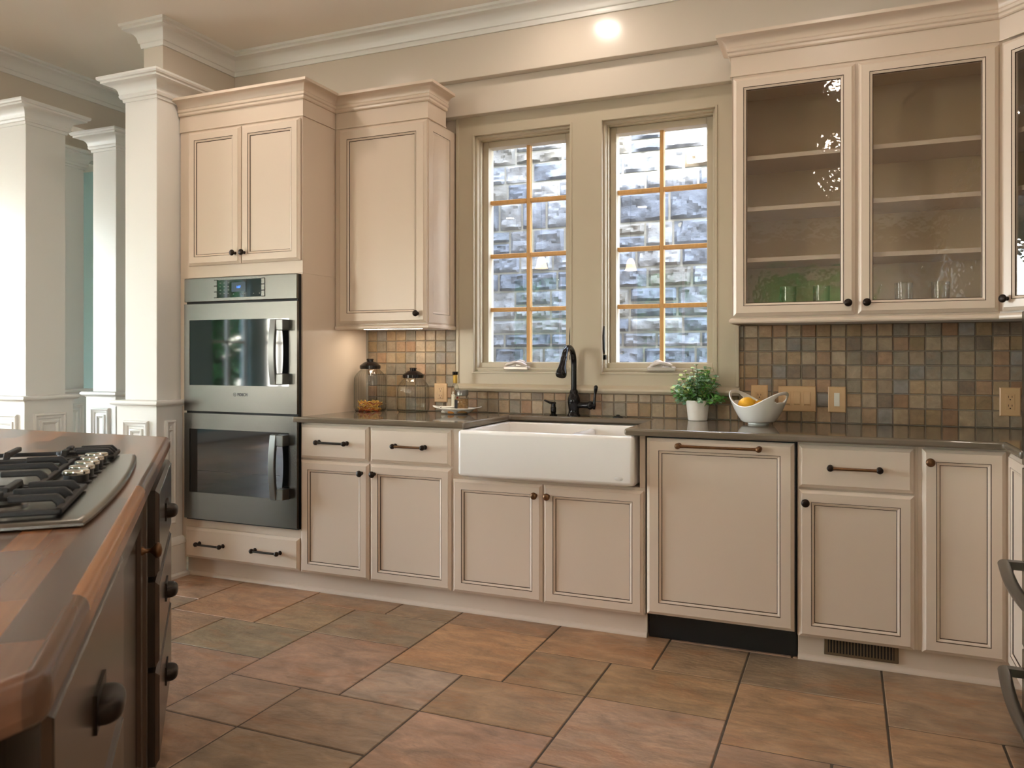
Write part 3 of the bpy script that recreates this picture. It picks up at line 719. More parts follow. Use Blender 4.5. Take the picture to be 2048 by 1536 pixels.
# ------------------------------------------------------------------ double wall oven
ov = thing('double_wall_oven', (-2.985,-.36,.322), 'stainless double wall oven with two black glass doors in the tower', 'oven')
OX0, OX1, OF = -3.380, -2.616, -.655
box(-3.372,-2.645,-.61,-.06,.335,1.650).build('oven_body', 'gasket', ov, smooth=0)
box(OX0+.004,OX1-.004,-.640,-.6135,.325,1.654).build('mounting_flange', 'gasket', ov, smooth=0)
pn = box(OX0,OX1,OF,-.640,1.524,1.654).build('control_panel', 'oven_steel', ov, smooth=0, bevel=.003)
box(-3.143,-2.845,OF-.0012,OF,1.542,1.638).build('display_glass', 'black_glass', pn, smooth=0)
box(-3.045,-2.950,OF-.0022,OF-.0012,1.572,1.622).build('screen', 'screen', pn, smooth=0)
for x0 in (-3.166,-2.844):
    box(x0-.001,x0+.023,OF-.0008,OF,1.541,1.640).build('button_surround', 'gasket', pn, smooth=0)
    for r in range(3):
        z0 = 1.542+r*.032
        box(x0+.0005,x0+.0215,OF-.0035,OF-.0008,z0+.002,z0+.031).build('button', 'oven_steel', pn, smooth=0, bevel=.001)
mk = None
for r in range(4):
    for q in range(3):
        x, z = -3.128+q*.028, 1.562+r*.019
        box(x,x+.008+.003*((r+q)%2),OF-.0016,OF-.0012,z,z+.004).build('key_mark', 'mark', pn, smooth=0)
for x in (-3.035,-2.99,-2.975,-2.96,-2.86,-2.90): box(x,x+.007,OF-.0016,OF-.0012,1.558,1.561).build('key_mark', 'mark', pn, smooth=0)
def text(body, size, x, y, z, parent, m, name, bold=0.0, align='CENTER'):
    cu = bpy.data.curves.new(name, 'FONT'); cu.body = body; cu.size = size; cu.align_x = align; cu.align_y = 'CENTER'; cu.extrude = .0004; cu.offset = bold
    cu.materials.append(M[m]); o = bpy.data.objects.new(name, cu); COL.objects.link(o)
    off = Vector((0,0,0)); p = parent
    while p is not None: off += Vector(p.location); p = p.parent
    o.parent = parent; o.location = Vector((x,y,z))-off; o.rotation_euler = (R(90),0,0)
    dg = bpy.context.evaluated_depsgraph_get(); me = bpy.data.meshes.new_from_object(o.evaluated_get(dg))
    q = bpy.data.objects.new(name, me); COL.objects.link(q); q.parent = parent; q.location = o.location; q.rotation_euler = o.rotation_euler
    bpy.data.objects.remove(o); return q
text('1:07', .0165, -2.997, OF-.0026, 1.596, pn, 'digit', 'clock_digits', .0006)
def oven_door(z0, z1, gz0, gz1, hz0, hz1, label):
    d = MB(); fr = MB()
    d.box(OX0,OX1,OF,-.640,z0,gz0); d.box(OX0,OX1,OF,-.640,gz1,z1); d.box(OX0,OX0+.038,OF,-.640,gz0,gz1); d.box(OX1-.050,OX1,OF,-.640,gz0,gz1)
    q = d.build('oven_door', 'oven_steel', ov, smooth=0); q['label'] = label
    box(OX0+.038,OX1-.050,OF+.002,-.641,gz0,gz1).build('door_glass', 'black_glass', q, smooth=0)
    h = MB(); hx = -2.722
    for zz in (hz0+.030, hz1-.030):
        h.box(hx-.004,hx+.055,OF-.050,OF+.002,zz-.028,zz+.028)
    pts = []
    h2 = [(hx-.006, OF-.052-.016*math.sin(PI*t/14), hz0+(hz1-hz0)*t/14) for t in range(15)]
    vs = []; fs = []
    for (x,y,z) in h2: vs += [(x-.020,y,z),(x+.018,y,z),(x+.018,y+.020,z),(x-.020,y+.020,z)]
    for i in range(14):
        for k in range(4): fs.append((i*4+k,i*4+(k+1)%4,i*4+4+(k+1)%4,i*4+4+k))
    fs += [(3,2,1,0),(56,57,58,59)]
    h.add(vs, fs)
    h.build('door_handle', 'steel_dark', q, smooth=30, bevel=.003)
    return q
dA = oven_door(.926,1.512,1.068,1.424,1.078,1.418,'upper oven door reflecting the green garden'); dB = oven_door(.334,.914,.480,.828,.482,.820,'lower oven door with dark oven interior')
text('BOSCH', .021, -2.972, OF-.0006, 1.020, dA, 'logo', 'lettering', .0009)
lg = MB(); n = 24
lg.lathe([(.0105,0),(.0105,.0006),(.0088,.0006),(.0088,0)], (-3.024,OF,1.020), '-y', 24, cap=False)
for s in (-1,1): lg.box(-3.024+s*.0040-.0010,-3.024+s*.0040+.0010,OF-.0006,OF,1.020-.0072,1.020+.0072)
lg.box(-3.028,-3.020,OF-.0006,OF,1.019,1.021); lg.build('emblem', 'logo', dA)
# racks seen dimly are behind the black glass: thin lines only
for z in (.60,):
    box(OX0+.09,OX1-.11,OF+.0014,OF+.002,z,z+.002).build('rack_line', 'iron', dB, smooth=0)

# ------------------------------------------------------------------ worktop, sink, faucet
ct = MB()
outl = [(-2.609,-.001),(-2.609,-.640),(-2.642,-.642),(-2.645,-.660),(-1.655,-.660),(-1.655,-.115),(-.885,-.115),(-.885,-.660),(.524,-.660),(.524,-.936),(XR-.002,-.936),(XR-.002,-.001)]
ct.prism(outl, .884, .914)
o = ct.build('countertop', 'quartz', smooth=35, bevel=.009, seg=3); tag(o, 'glossy taupe stone countertop running along the wall around the sink', 'countertop')
sk = thing('farmhouse_sink', (-1.26,-.4,.66), 'white porcelain farmhouse sink with deep apron front and double bowl', 'sink')
X0, X1, Y0, Y1, ZT = -1.672, -.836, -.690, -.122, .8825
s_ = box(X0,X1,Y0,Y0+.045,.668,ZT); a_ = s_.build('apron', 'porcelain', sk, bevel=.016, seg=4)
b_ = MB(); b_.box(X0+.006,X0+.035,Y0+.04,Y1,.665,ZT-.002); b_.box(X1-.035,X1-.006,Y0+.04,Y1,.665,ZT-.002); b_.box(X0+.03,X1-.03,Y1-.03,Y1,.665,ZT-.002); b_.box(X0+.03,X1-.03,Y0+.04,Y1-.02,.660,.685)
b_.build('basin', 'porcelain', sk, bevel=.008, seg=3)
box(-1.20,-1.165,Y0+.042,Y1-.028,.68,.862).build('divider', 'porcelain', sk, bevel=.012, seg=3)
for x in (-1.42,-1.0): MB().lathe([(.001,.6885),(.020,.6885),(.042,.690),(.045,.686)], (x,-.38,0), 'z', 24, cap=False).build('drain', 'steel', sk)
e = MB(); e.lathe([(.001,.0012),(.010,.0010),(.0115,0)], (0,0,0), '-y', 24, cap=False)
e.v = [(x*1.7-.900, y+Y0-.0004, z*.8+.700) for x,y,z in e.v]; e.build('maker_badge', 'ceramic', sk)

fa = thing('kitchen_faucet', (-1.312,-.06,.914), 'oil-rubbed bronze gooseneck faucet with pull-down spray head', 'faucet')
fx, fy = -1.312, -.060
MB().lathe([(.034,.9142),(.034,.920),(.029,.926),(.027,.945),(.030,.965),(.033,.985),(.032,1.005),(.026,1.022),(.021,1.030),(.022,1.040),(.020,1.046),(.018,1.052)], (fx,fy,0), 'z', 28).build('body', 'orb', fa, smooth=50)
pts = [(fx,fy,1.045+.02*i) for i in range(8)]; zt = 1.192; rr = .080
pts += [(fx, fy-rr+rr*math.cos(t*PI/16), zt+rr*math.sin(t*PI/16)*.98) for t in range(1,15)]
lp = Vector(pts[-1]); dd = (Vector(pts[-1])-Vector(pts[-2])).normalized()
MB().tube(pts, .0150, 16).build('gooseneck', 'orb', fa, smooth=60)
sp = [lp+dd*t for t in (0,.006,.012,.03,.06,.085,.10,.108)]
sh = MB(); sh.tube([tuple(p) for p in sp], [.0155,.0175,.0175,.0165,.0205,.0270,.0285,.0250], 20); sh.build('spray_head', 'orb', fa, smooth=50)
sh = MB(); sh.tube([(fx+.02,fy-.004,.972),(fx+.055,fy-.006,.972),(fx+.080,fy-.008,.972)], [.016,.0145,.0165], 14)
sh.lathe([(.0165,0),(.0215,.006),(.0225,.014),(.019,.022),(.013,.026),(.011,.036),(.006,.04)], (fx+.080,fy-.008,.972), 'x', 18)
hv = sh.build('valve', 'orb', fa, smooth=50)
sh = MB(); hx = fx+.112; sh.tube([(hx,fy-.008,.952),(hx,fy-.008,.972),(hx+.002,fy-.008,.995),(hx+.005,fy-.006,1.030),(hx+.008,fy-.004,1.056),(hx+.009,fy-.004,1.068),(hx+.009,fy-.004,1.076)], [.006,.010,.007,.0065,.010,.011,.006], 14)
sh.build('lever', 'orb', hv, smooth=50)
sd = thing('soap_dispenser', (-1.425,-.06,.914), 'small dark soap dispenser pump left of the faucet', 'soap dispenser')
MB().lathe([(.020,.9142),(.020,.918),(.013,.922),(.0125,.928),(.0150,.932),(.0150,.955),(.0120,.962),(.0120,.975),(.015,.978),(.013,.984),(.001,.985)], (-1.425,-.06,0), 'z', 22).build('pump_body', 'orb', sd, smooth=50)
MB().tube([(-1.425,-.06,.978),(-1.440,-.075,.982),(-1.456,-.090,.992),(-1.462,-.096,.996)], [.007,.006,.005,.004], 10).build('spout', 'orb', sd, smooth=60)
ab = MB(); ab.lathe([(.026,.9142),(.026,.917),(.020,.920),(.010,.921),(.009,.926),(.006,.928),(.001,.9285)], (-1.075,-.062,0), 'z', 24); o = ab.build('sink_air_switch', 'black', smooth=50)
tag(o, 'small flat black air switch button on the counter behind the sink', 'air switch')

# ------------------------------------------------------------------ outlets and switches
def plate(name, x0, x1, z0, z1, label, cat, wallx=None):
    t = thing(name, ((x0+x1)/2, -.009, (z0+z1)/2), label, cat, 'tan wall plates')
    MB().rings(1,1,[(0,0,0)],None,False)
    m = MB(); m.X = Matrix.Translation((x0,-.016,z0)); m.rings(x1-x0, z1-z0, [(0,.007,0),(0,.003,0),(.004,0,0)], fill=0)
    m.build('cover_plate', 'plate_tan', t, smooth=0); return t
def receptacle(t, cx, cz):
    m = MB(); m.X = Matrix.Translation((cx-.017,-.0175,cz-.034)); m.rings(.034,.068,[(0,.0016,0),(0,.0006,0),(.001,0,0)], fill=0)
    b = m.build('receptacle', 'plate_tan', t, smooth=0)
    s = MB()
    for dz in (-.019,.019):
        for dx_, h in ((-.0065,.0045),(.0065,.0038)): s.box(cx+dx_-.0011,cx+dx_+.0011,-.0179,-.0175,cz+dz+.002-h/2*1.3,cz+dz+.006+h/2)
        s.lathe([(.0026,0),(.0026,.0004)], (cx,-.0175,cz+dz-.0085), '-y', 12)
    s.build('slots', 'slot', b, smooth=0)
t = plate('wall_outlet', -2.161,-2.079,.966,1.072,'tan duplex wall outlet behind the small bottle, left of the windows','outlet'); receptacle(t, -2.120, 1.019)
t = plate('wall_outlet', -.427,-.349,.966,1.087,'tan wall outlet partly hidden behind the white fruit bowl','outlet'); receptacle(t, -.388, 1.018)
box(-.400,-.378,-.0185,-.016,1.064,1.070).build('test_button','plate_tan',t,smooth=0)
t = plate('wall_switch', -.301,-.134,.964,1.084,'tan triple rocker switch plate right of the white fruit bowl','switch')
for cx in (-.262,-.2175,-.173):
    m = MB(); m.X = Matrix.Translation((cx-.0165,-.0175,.990)); m.rings(.033,.068,[(0,.0016,0),(0,.0004,0),(.001,0,0)], fill=0)
    b = m.build('switch_frame', 'plate_tan', t, smooth=0)
    r_ = MB(); r_.add([(cx-.012,-.0178,.995),(cx+.012,-.0178,.995),(cx+.012,-.0215,1.000),(cx-.012,-.0215,1.000),(cx+.012,-.0178,1.050),(cx-.012,-.0178,1.050),(cx-.012,-.017,.994),(cx+.012,-.017,.994)], [(3,2,4,5),(0,1,2,3),(1,4,2),(0,3,5),(0,1,7,6)])
    r_.build('rocker', 'plate_tan', b, smooth=0)
t = plate('keypad_switch', -.081,-.004,.964,1.084,'tan wall plate with white keypad buttons','switch')
m = MB()
for i in range(5): m.box(-.052,-.034,-.0190,-.016,.996+i*.0112,.996+i*.0112+.0098)
m.box(-.055,-.031,-.0174,-.016,.993,1.055); m.build('keypad', 'white_plastic', t, smooth=0)
t = plate('wall_outlet', .609,.687,.967,1.090,'brown-tan duplex wall outlet at the far right of the backsplash','outlet'); receptacle(t, .648, 1.028)

# ------------------------------------------------------------------ plant, bowl, lemons
random.seed(3)
pl = thing('potted_plant', (-.668,-.095,.914), 'small leafy green plant in a white pot under the right window', 'plant')
pc = (-.668,-.095)
MB().lathe([(.001,.9142),(.043,.9142),(.046,.917),(.0565,1.012),(.0535,1.012),(.050,.995),(.001,.995)], (pc[0],pc[1],0), 'z', 32, cap=False).build('pot', 'pot', pl, smooth=40)
lf = [MB(), MB(), MB()]; stm = MB(); base = Vector((pc[0],pc[1],.99))
def leaf(mb, c, d, up, ln, wd):
    d = d.normalized(); w = d.cross(up).normalized(); nn = w.cross(d).normalized()
    pr = [(0,.0),(.25,.7),(.55,1.0),(.85,.62),(1.0,.05)]
    vs = []
    for t, k in pr:
        m_ = c+d*ln*t - nn*(.10*ln*t*t); vs += [tuple(m_-w*wd*k+nn*.08*ln*k), tuple(m_), tuple(m_+w*wd*k+nn*.08*ln*k)]
    fs = []
    for i in range(4): fs += [(i*3,i*3+1,i*3+4,i*3+3),(i*3+1,i*3+2,i*3+5,i*3+4)]
    mb.add(vs, fs)
for sN in range(84):
    az = random.uniform(0, 2*PI); el = random.uniform(.30, 1.45) if sN > 8 else random.uniform(1.0,1.5)
    d = Vector((math.cos(az)*math.cos(el)*.85, math.sin(az)*math.cos(el)*.62, math.sin(el)))
    ln = random.uniform(.105,.165)*(.76+.45*math.sin(el)); p0 = base+Vector((d.x*.03,d.y*.03,0)); pts = []
    for t in range(9):
        q = t/8; pts.append(p0+d*ln*q+Vector((0,0,-.020*q*q*math.cos(el)))+Vector((random.uniform(-1,1),random.uniform(-1,1),0))*.002)
    for q in pts: q.y = min(q.y, -.038)
    stm.tube([tuple(q) for q in pts], .0011, 5)
    kind = random.choice((0,0,1,1,1,2)); 
    for t in range(1, 9):
        for s2 in (-1, 1):
            side = d.cross(Vector((0,0,1))).normalized(); rot = Matrix.Rotation(t*1.9+random.uniform(-.4,.4), 3, d)
            dl = (rot @ (side*s2) + d*.5)
            if pts[t].y+dl.y*.02 > -.03: dl.y = -abs(dl.y)
            leaf(lf[kind if random.random() < .8 else random.choice((0,1,2))], pts[t], dl, Vector((random.uniform(-.3,.3),random.uniform(-.3,.3),1)), random.uniform(.015,.023), random.uniform(.0075,.0115))
stm.build('stems', 'stem', pl, smooth=60)
for mb_, mm in zip(lf, ('leaf_a','leaf_b','leaf_c')):
    q = mb_.build('foliage', mm, pl, smooth=60)

bw = thing('fruit_bowl', (-.375,-.20,.914), 'white ceramic bowl with swooping rim and handle holes holding lemons', 'bowl')
bc = Vector((-.375,-.200,.914)); n1, n2 = 72, 18
rot = R(-32)
def bowl_pt(fi, h):
    cs = abs(math.cos(fi)); rim = .084+.070*cs**2.2
    z_ = .010+(rim-.010)*h
    q = z_/.154
    r0 = .046+.092*(max(0,q))**.55
    rx, ry = r0*1.02, r0*.94
    return Vector((rx*math.cos(fi), ry*math.sin(fi), z_))
vs = []; fs = []
for j in range(n2+1):
    for i in range(n1):
        p = bowl_pt(2*PI*i/n1, j/n2); p = Matrix.Rotation(rot, 3, 'Z') @ p; vs.append(tuple(p+bc))
for j in range(n2):
    for i in range(n1):
        a = (i/n1*2*PI+PI/2) % PI - PI/2; hh = (j+.5)/n2; am = ((i+.5)/n1*2*PI+PI/2) % PI - PI/2
        if (am/.33)**2+((hh-.775)/.115)**2 < 1: continue
        i2 = (i+1) % n1; fs.append((j*n1+i, j*n1+i2, (j+1)*n1+i2, (j+1)*n1+i))
fs.append(tuple(range(n1-1,-1,-1)))
w_ = MB(); w_.add(vs, fs); w_.build('bowl_body', 'ceramic', bw, smooth=80, solid=.0065, subsurf=1)
MB().lathe([(.040,.9142),(.046,.9142),(.047,.918),(.044,.926),(.036,.928)], (bc.x,bc.y,0), 'z', 36).build('foot_ring', 'ceramic', bw, smooth=50)
def lemon(x,y,z,rz,ry,label):
    m = MB(); X = Matrix.Translation((x,y,z)) @ Matrix.Rotation(rz,4,'Z') @ Matrix.Rotation(ry,4,'Y'); m.X = X
    prof = [(.0005,-.046),(.005,-.0455),(.007,-.041)]+[(.032*math.sin(PI*t/14)**.8, -.037*math.cos(PI*t/14)) for t in range(2,13)]+[(.0075,.041),(.005,.0465),(.0005,.048)]
    m.lathe(prof, (0,0,0), 'x', 26, cap=False); o = m.build('lemon', 'lemon', smooth=70); tag(o, label, 'lemon', 'lemons in the bowl')
lemon(-.428,-.205,1.004,.5,-.35,'yellow lemon at the left of the white bowl, larger in view')
lemon(-.372,-.165,.990,2.2,.2,'yellow lemon mostly hidden behind the other lemon in the bowl')

# ------------------------------------------------------------------ jars
def superell(r, a, e=.62):
    c_, s_ = abs(math.cos(a)), abs(math.sin(a)); return r/((c_**(2/e)+s_**(2/e))**(e/2))
def jar(cx, cy, h, r, label, contents=None):
    t = thing('glass_jar', (cx,cy,.914), label, 'jar', 'ribbed storage jars')
    z0 = .9145; zz = z0+h
    def fn(rr, a, hh):
        a = a+R(20)
        q = min(1, max(0, (zz-.012-hh)/.05)); e = .5
        base = superell(rr, a, .55)*q*.985+rr*(1-q)
        fl_ = math.cos(28*a)*.0034*q if z0+.01 < hh else 0
        return base+fl_
    body = [(.001,z0),(r*.90,z0),(r*.97,z0+.008),(r,z0+.02)]+[(r, z0+.02+(h-.075)*k/4) for k in range(1,5)]+[(r*.985,zz-.045),(r*.93,zz-.03),(r*.84,zz-.018),(r*.74,zz-.010),(r*.69,zz-.004),(r*.69,zz+.004)]
    m = MB(); m.lathe(body, (cx,cy,0), 'z', 112, fn=fn, cap=False); g_ = m.build('jar_body', 'jar_glass', t, smooth=80)
    rl = .059
    m = MB(); m.lathe([(rl-.004,zz-.002),(rl,zz),(rl,zz+.017),(rl-.003,zz+.019),(rl*.80,zz+.026),(rl*.55,zz+.036),(rl*.36,zz+.039),(rl*.30,zz+.041),(rl*.30,zz+.046),(rl*.34,zz+.048),(rl*.34,zz+.053),(rl*.27,zz+.056),(.001,zz+.056)], (cx,cy,0), 'z', 36, cap=False)
    m.build('lid', 'lid', t, smooth=40)
    return t
jar(-2.500,-.150,.242,.078,'tall ribbed glass jar with dark lid and colourful strips in its bottom')
jar(-2.238,-.118,.192,.077,'shorter empty ribbed glass jar with dark lid')
random.seed(9)
nd = MB()
for i in range(120):
    a0 = random.uniform(0,2*PI); rr = random.uniform(.02,.071); z_ = .920+random.random()**1.5*.052; ln = random.uniform(.6,2.2)
    pts = []
    for k in range(9):
        a = a0+ln*k/8; pts.append((-2.5+rr*math.cos(a)*1.0, -.15+rr*math.sin(a), z_+.006*math.sin(k*.9+a0)+random.uniform(-.001,.001)))
    nd.tube(pts, .0030, 6, random.choice((0,0,0,1,1,2,3)), flat=.6)
o = nd.build('pasta_strips', ['noodle_y','noodle_o','noodle_r','noodle_c'], smooth=60); tag(o, 'tangle of yellow, orange and red strips in the bottom of the tall jar', 'pasta', kind='stuff')

# ------------------------------------------------------------------ dish with bottle and spices
dc = Vector((-1.945,-.155,.914))
ds = MB(); vs = []; fs = []; n = 48; lev = [(.0,0),(.52,0),(.60,.003),(.72,.013),(.88,.024),(1.0,.029)]
for q, zz in lev:
    for k in range(n):
        a = 2*PI*k/n; ca, sa = math.cos(a), math.sin(a)
        tip = abs(ca)**6
        rx = .140 if q > .9 else .118
        vs.append((dc.x+rx*q*ca*(1+.05*tip), dc.y+.080*q*sa*(1-.35*abs(ca)**2*(q**2)), .9148+zz+(.010*tip*q**3)))
for j in range(len(lev)-1):
    for k in range(n): k2=(k+1)%n; fs.append((j*n+k,j*n+k2,(j+1)*n+k2,(j+1)*n+k))
ds.add(vs, fs); o = ds.build('serving_dish', 'ceramic', smooth=60, solid=.004); o.location.z = .0022
tag(o, 'shallow white boat-shaped dish holding a bottle and spice jar', 'dish')
def put(name, label, cat): return thing(name, (dc.x,dc.y,.918), label, cat)
z0 = .9192
bt = put('small_bottle', 'small clear bottle with gold neck and black cap on the white dish', 'bottle'); bx, by = dc.x-.022, dc.y+.022
MB().lathe([(.001,z0),(.022,z0),(.0245,z0+.004),(.0245,z0+.080),(.0245,z0+.112),(.023,z0+.126),(.016,z0+.146),(.0105,z0+.158),(.010,z0+.207)], (bx,by,0), 'z', 28, cap=False).build('bottle_body', 'jar_glass', bt, smooth=50)
MB().lathe([(.0110,z0+.160),(.0125,z0+.164),(.0122,z0+.206),(.0110,z0+.208)], (bx,by,0), 'z', 22, cap=False).build('neck_foil', 'gold', bt, smooth=50)
MB().lathe([(.0150,z0+.206),(.0155,z0+.208),(.0155,z0+.223),(.001,z0+.224)], (bx,by,0), 'z', 22).build('cap', 'lid', bt, smooth=50)
def arc_label(cx, cy, r, z_a, z_b, a0, a1, parent, m, name):
    mb = MB(); k = 14; v = []
    for i in range(k+1):
        a = a0+(a1-a0)*i/k; v += [(cx+r*math.cos(a),cy+r*math.sin(a),z_a),(cx+r*math.cos(a),cy+r*math.sin(a),z_b)]
    mb.add(v, [(2*i,2*i+2,2*i+3,2*i+1) for i in range(k)]); return mb.build(name, m, parent, smooth=60)
arc_label(bx,by,.0249,z0+.014,z0+.100,R(-120),R(-5),bt,'label','label'); arc_label(bx,by,.0252,z0+.016,z0+.088,R(-48),R(-20),bt,'red','label_stripe')
sj = put('spice_jar', 'square-shouldered spice jar with silver lid and dark label on the white dish', 'jar'); jx, jy = dc.x+.038, dc.y-.020
MB().lathe([(.001,z0),(.034,z0),(.038,z0+.004),(.038,z0+.086),(.033,z0+.096)], (jx,jy,0), 'z', 32, cap=False).build('jar_body', 'jar_glass', sj, smooth=50)
MB().lathe([(.001,z0+.002),(.034,z0+.003),(.036,z0+.078),(.001,z0+.078)], (jx,jy,0), 'z', 28, cap=False).build('spice_fill', 'spice', sj, smooth=50)
MB().lathe([(.034,z0+.096),(.0365,z0+.098),(.0365,z0+.122),(.034,z0+.126),(.001,z0+.126)], (jx,jy,0), 'z', 32).build('lid', 'steel_dark', sj, smooth=50)
arc_label(jx,jy,.0386,z0+.008,z0+.074,R(-150),R(-98),sj,'dark_label','label')
wc = put('white_clip_tool', 'small white plastic gadget lying on the left of the white dish', 'gadget'); wx, wy = dc.x-.060, dc.y-.032
m = MB(); m.tube([(wx-.020,wy,z0+.030),(wx+.062,wy+.012,z0+.034)], [.010,.007], 10, flat=.6); m.lathe([(.006,-.012),(.008,-.008),(.008,.008),(.006,.012)], (wx-.018,wy,z0+.030), '-y', 14); m.build('arm', 'white_plastic', wc, bevel=.001)
m = MB(); m.tube([(wx-.012,wy,z0+.028),(wx-.006,wy,z0+.014)], .006, 10); m.lathe([(.001,z0),(.014,z0+.001),(.016,z0+.006),(.010,z0+.014),(.004,z0+.016)], (wx-.004,wy,0), 'z', 18); m.build('base', 'white_plastic', wc, smooth=50)
m = MB(); m.lathe([(.003,-.0005),(.003,.0005)], (wx-.016,wy-.0125,z0+.030), '-y', 10); m.build('rivet', 'dark_label', wc)
am = MB(); am.lathe([(.001,z0),(.022,z0),(.024,z0+.004),(.024,z0+.010),(.020,z0+.014),(.001,z0+.014)], (dc.x-.010,dc.y-.040,0), 'z', 20, mi=0); am.lathe([(.0245,z0+.014),(.0245,z0+.020),(.001,z0+.020)], (dc.x-.010,dc.y-.040,0), 'z', 20, mi=1)
o = am.build('amber_tin', ['amber','dark_label'], smooth=40); tag(o, 'low amber pot with dark lid on the dish, below the bottle', 'pot')

# ------------------------------------------------------------------ island
A = Vector((-2.172,-1.913)); B = Vector((-.651,-3.510)); IZ = .945
d = (A-B).normalized(); nrm = Vector((-d.y, d.x)); nrm = nrm if nrm.x > 0 else -nrm
top = [tuple(B), tuple(A), (-3.75,-1.925), (-4.45,-2.75), (-4.45,-5.15), (-3.6,-6.0), (-1.75,-6.0), (-.664,-4.95)]
it = MB(); it.prism(list(reversed([top[0]]+top[:0:-1])), IZ-.050, IZ)
o = it.build('island_worktop', 'butcher', smooth=35, bevel=.016, seg=4); tag(o, 'dark butcher-block wood worktop of the kitchen island', 'worktop')
# outward normals of calc not needed: recalculated below
isl = thing('island_cabinet', (-2.4,-3.6,0), 'espresso-stained island cabinet with bronze cup pulls under the wood worktop', 'island')
def inset(poly, k):
    n = len(poly); out = []
    P = [Vector(p) for p in poly]; ar = sum(P[i].x*P[(i+1)%n].y-P[(i+1)%n].x*P[i].y for i in range(n)); sg = 1 if ar > 0 else -1
    for i in range(n):
        d1 = (P[i]-P[i-1]).normalized(); d2 = (P[(i+1)%n]-P[i]).normalized()
        n1 = Vector((-d1.y,d1.x))*sg; n2 = Vector((-d2.y,d2.x))*sg; mt = (n1+n2)/(1+n1.dot(n2)); q = P[i]+mt*k; out.append((q.x,q.y))
    return out
ib = MB(); ib.prism(inset(top,.055), .0, IZ-.050); ib.build('cabinet_body', 'espresso', isl, smooth=0)
pb = MB(); ip = inset(top,.050)
ar = sum(ip[i][0]*ip[(i+1)%len(ip)][1]-ip[(i+1)%len(ip)][0]*ip[i][1] for i in range(len(ip)))
if ar < 0: ip = ip[::-1]
pb.sweep(ip, [(0,0),(.030,0),(.030,.075),(.022,.085),(.018,.100),(.006,.112),(0,.115)], True); pb.build('base_moulding', 'espresso', isl, smooth=30)
# frame of the angled face: x runs from near corner to far corner, front toward the cook
def IX(s, z, off):   # local x along -d seen from the front (left = far end)
    return Matrix.Translation((B.x+d.x*s+nrm.x*off, B.y+d.y*s+nrm.y*off, z)) @ Matrix(((-d.x, -nrm.x, 0, 0),(-d.y, -nrm.y, 0, 0),(0,0,1,0),(0,0,0,1)))
def ipanel(name, s0, s1, z0, z1, off, panel=True, fr=.05):
    mb = MB(); mb.X = IX(s1, z0, off); w, h = s1-s0, z1-z0
    rg = [(0,.040,0),(0,.010,0),(.010,.002,1),(.012,0,0)]
    if panel: rg += [(fr,0,0),(fr+.006,.008,1),(fr+.016,.010,0)]
    mb.rings(w, h, rg, fill=0); return mb.build(name, ['espresso','rub'], isl, smooth=20), mb.X
def cup_pull(parent, X, cx, cz):
    k = MB(); k.X = X
    k.box(cx-.049,cx+.049,-.004,0,cz-.025,cz+.029)
    vs = []; nU, nV = 18, 12
    for j in range(nV+1):
        th = PI/2-PI*j/nV
        cy_, sz_ = max(0, math.cos(th))**.55, math.copysign(abs(math.sin(th))**.75, math.sin(th))
        for i in range(nU+1):
            u_ = -1+2*i/nU; wd = (1-abs(u_)**3.5)**.5
            vs.append((cx+u_*.046, -.003-.031*wd*cy_, cz+.019*sz_*(.35+.65*wd)-.002))
    k.add(vs, [(j*(nU+1)+i, (j+1)*(nU+1)+i, (j+1)*(nU+1)+i+1, j*(nU+1)+i+1) for j in range(nV) for i in range(nU)])
    return k.build('cup_pull', 'bronze', parent, smooth=60)
for (s0,s1,zz,off) in ((.10,.80,((.600,.868),(.135,.580)),-.015),(1.50,2.185,((.640,.868),(.400,.625),(.135,.385)),.004)):
    for i,(za,zb) in enumerate(zz):
        o, X = ipanel('drawer', s0, s1, za, zb, off, panel=False); 
        if zb-za > .35: cup_pull(o, X, (s1-s0)/2, (zb-za)*.55)
        else: cup_pull(o, X, (s1-s0)/2, (zb-za)*.50)
o, X = ipanel('door', .875, 1.43, .135, .868, -.030, fr=.07)
k = MB(); k.X = X; k.lathe([(.012,0),(.012,.003),(.006,.008),(.0055,.020),(.012,.026),(.0185,.032),(.0195,.038),(.015,.045),(.001,.048)], (.045,0,.60), '-y', 20); k.build('knob', 'brass', o, smooth=50)
for (s0,s1) in ((.805,.868),(1.436,1.496)):
    mb = MB(); mb.X = IX(s1, .115, -.022); mb.rings(s1-s0, .755, [(0,.03,0),(0,.012,0),(.012,.002,1),(.016,0,0)], fill=0); mb.build('pilaster', ['espresso','rub'], isl, smooth=30)
# end panel facing the window wall's right side (near edge)
mb = MB(); mb.X = Matrix.Translation((-.690,-4.93,.13)) @ Matrix(((0,-1,0,0),(1,0,0,0),(0,0,1,0),(0,0,0,1)))
mb.rings(1.36, .735, [(0,.03,0),(0,.008,0),(.010,.0,1),(.10,0,0),(.108,.010,1),(.125,.012,0)], fill=0); mb.build('end_panel', ['espresso','rub'], isl, smooth=20)
# far side panels
mb = MB(); mb.X = Matrix.Translation((-2.20,-1.955,.13)) @ Matrix.Rotation(PI,4,'Z')
mb.rings(1.45, .735, [(0,.03,0),(0,.008,0),(.010,.0,1),(.10,0,0),(.108,.010,1),(.125,.012,0)], fill=0); mb.build('end_panel', ['espresso','rub'], isl, smooth=20)

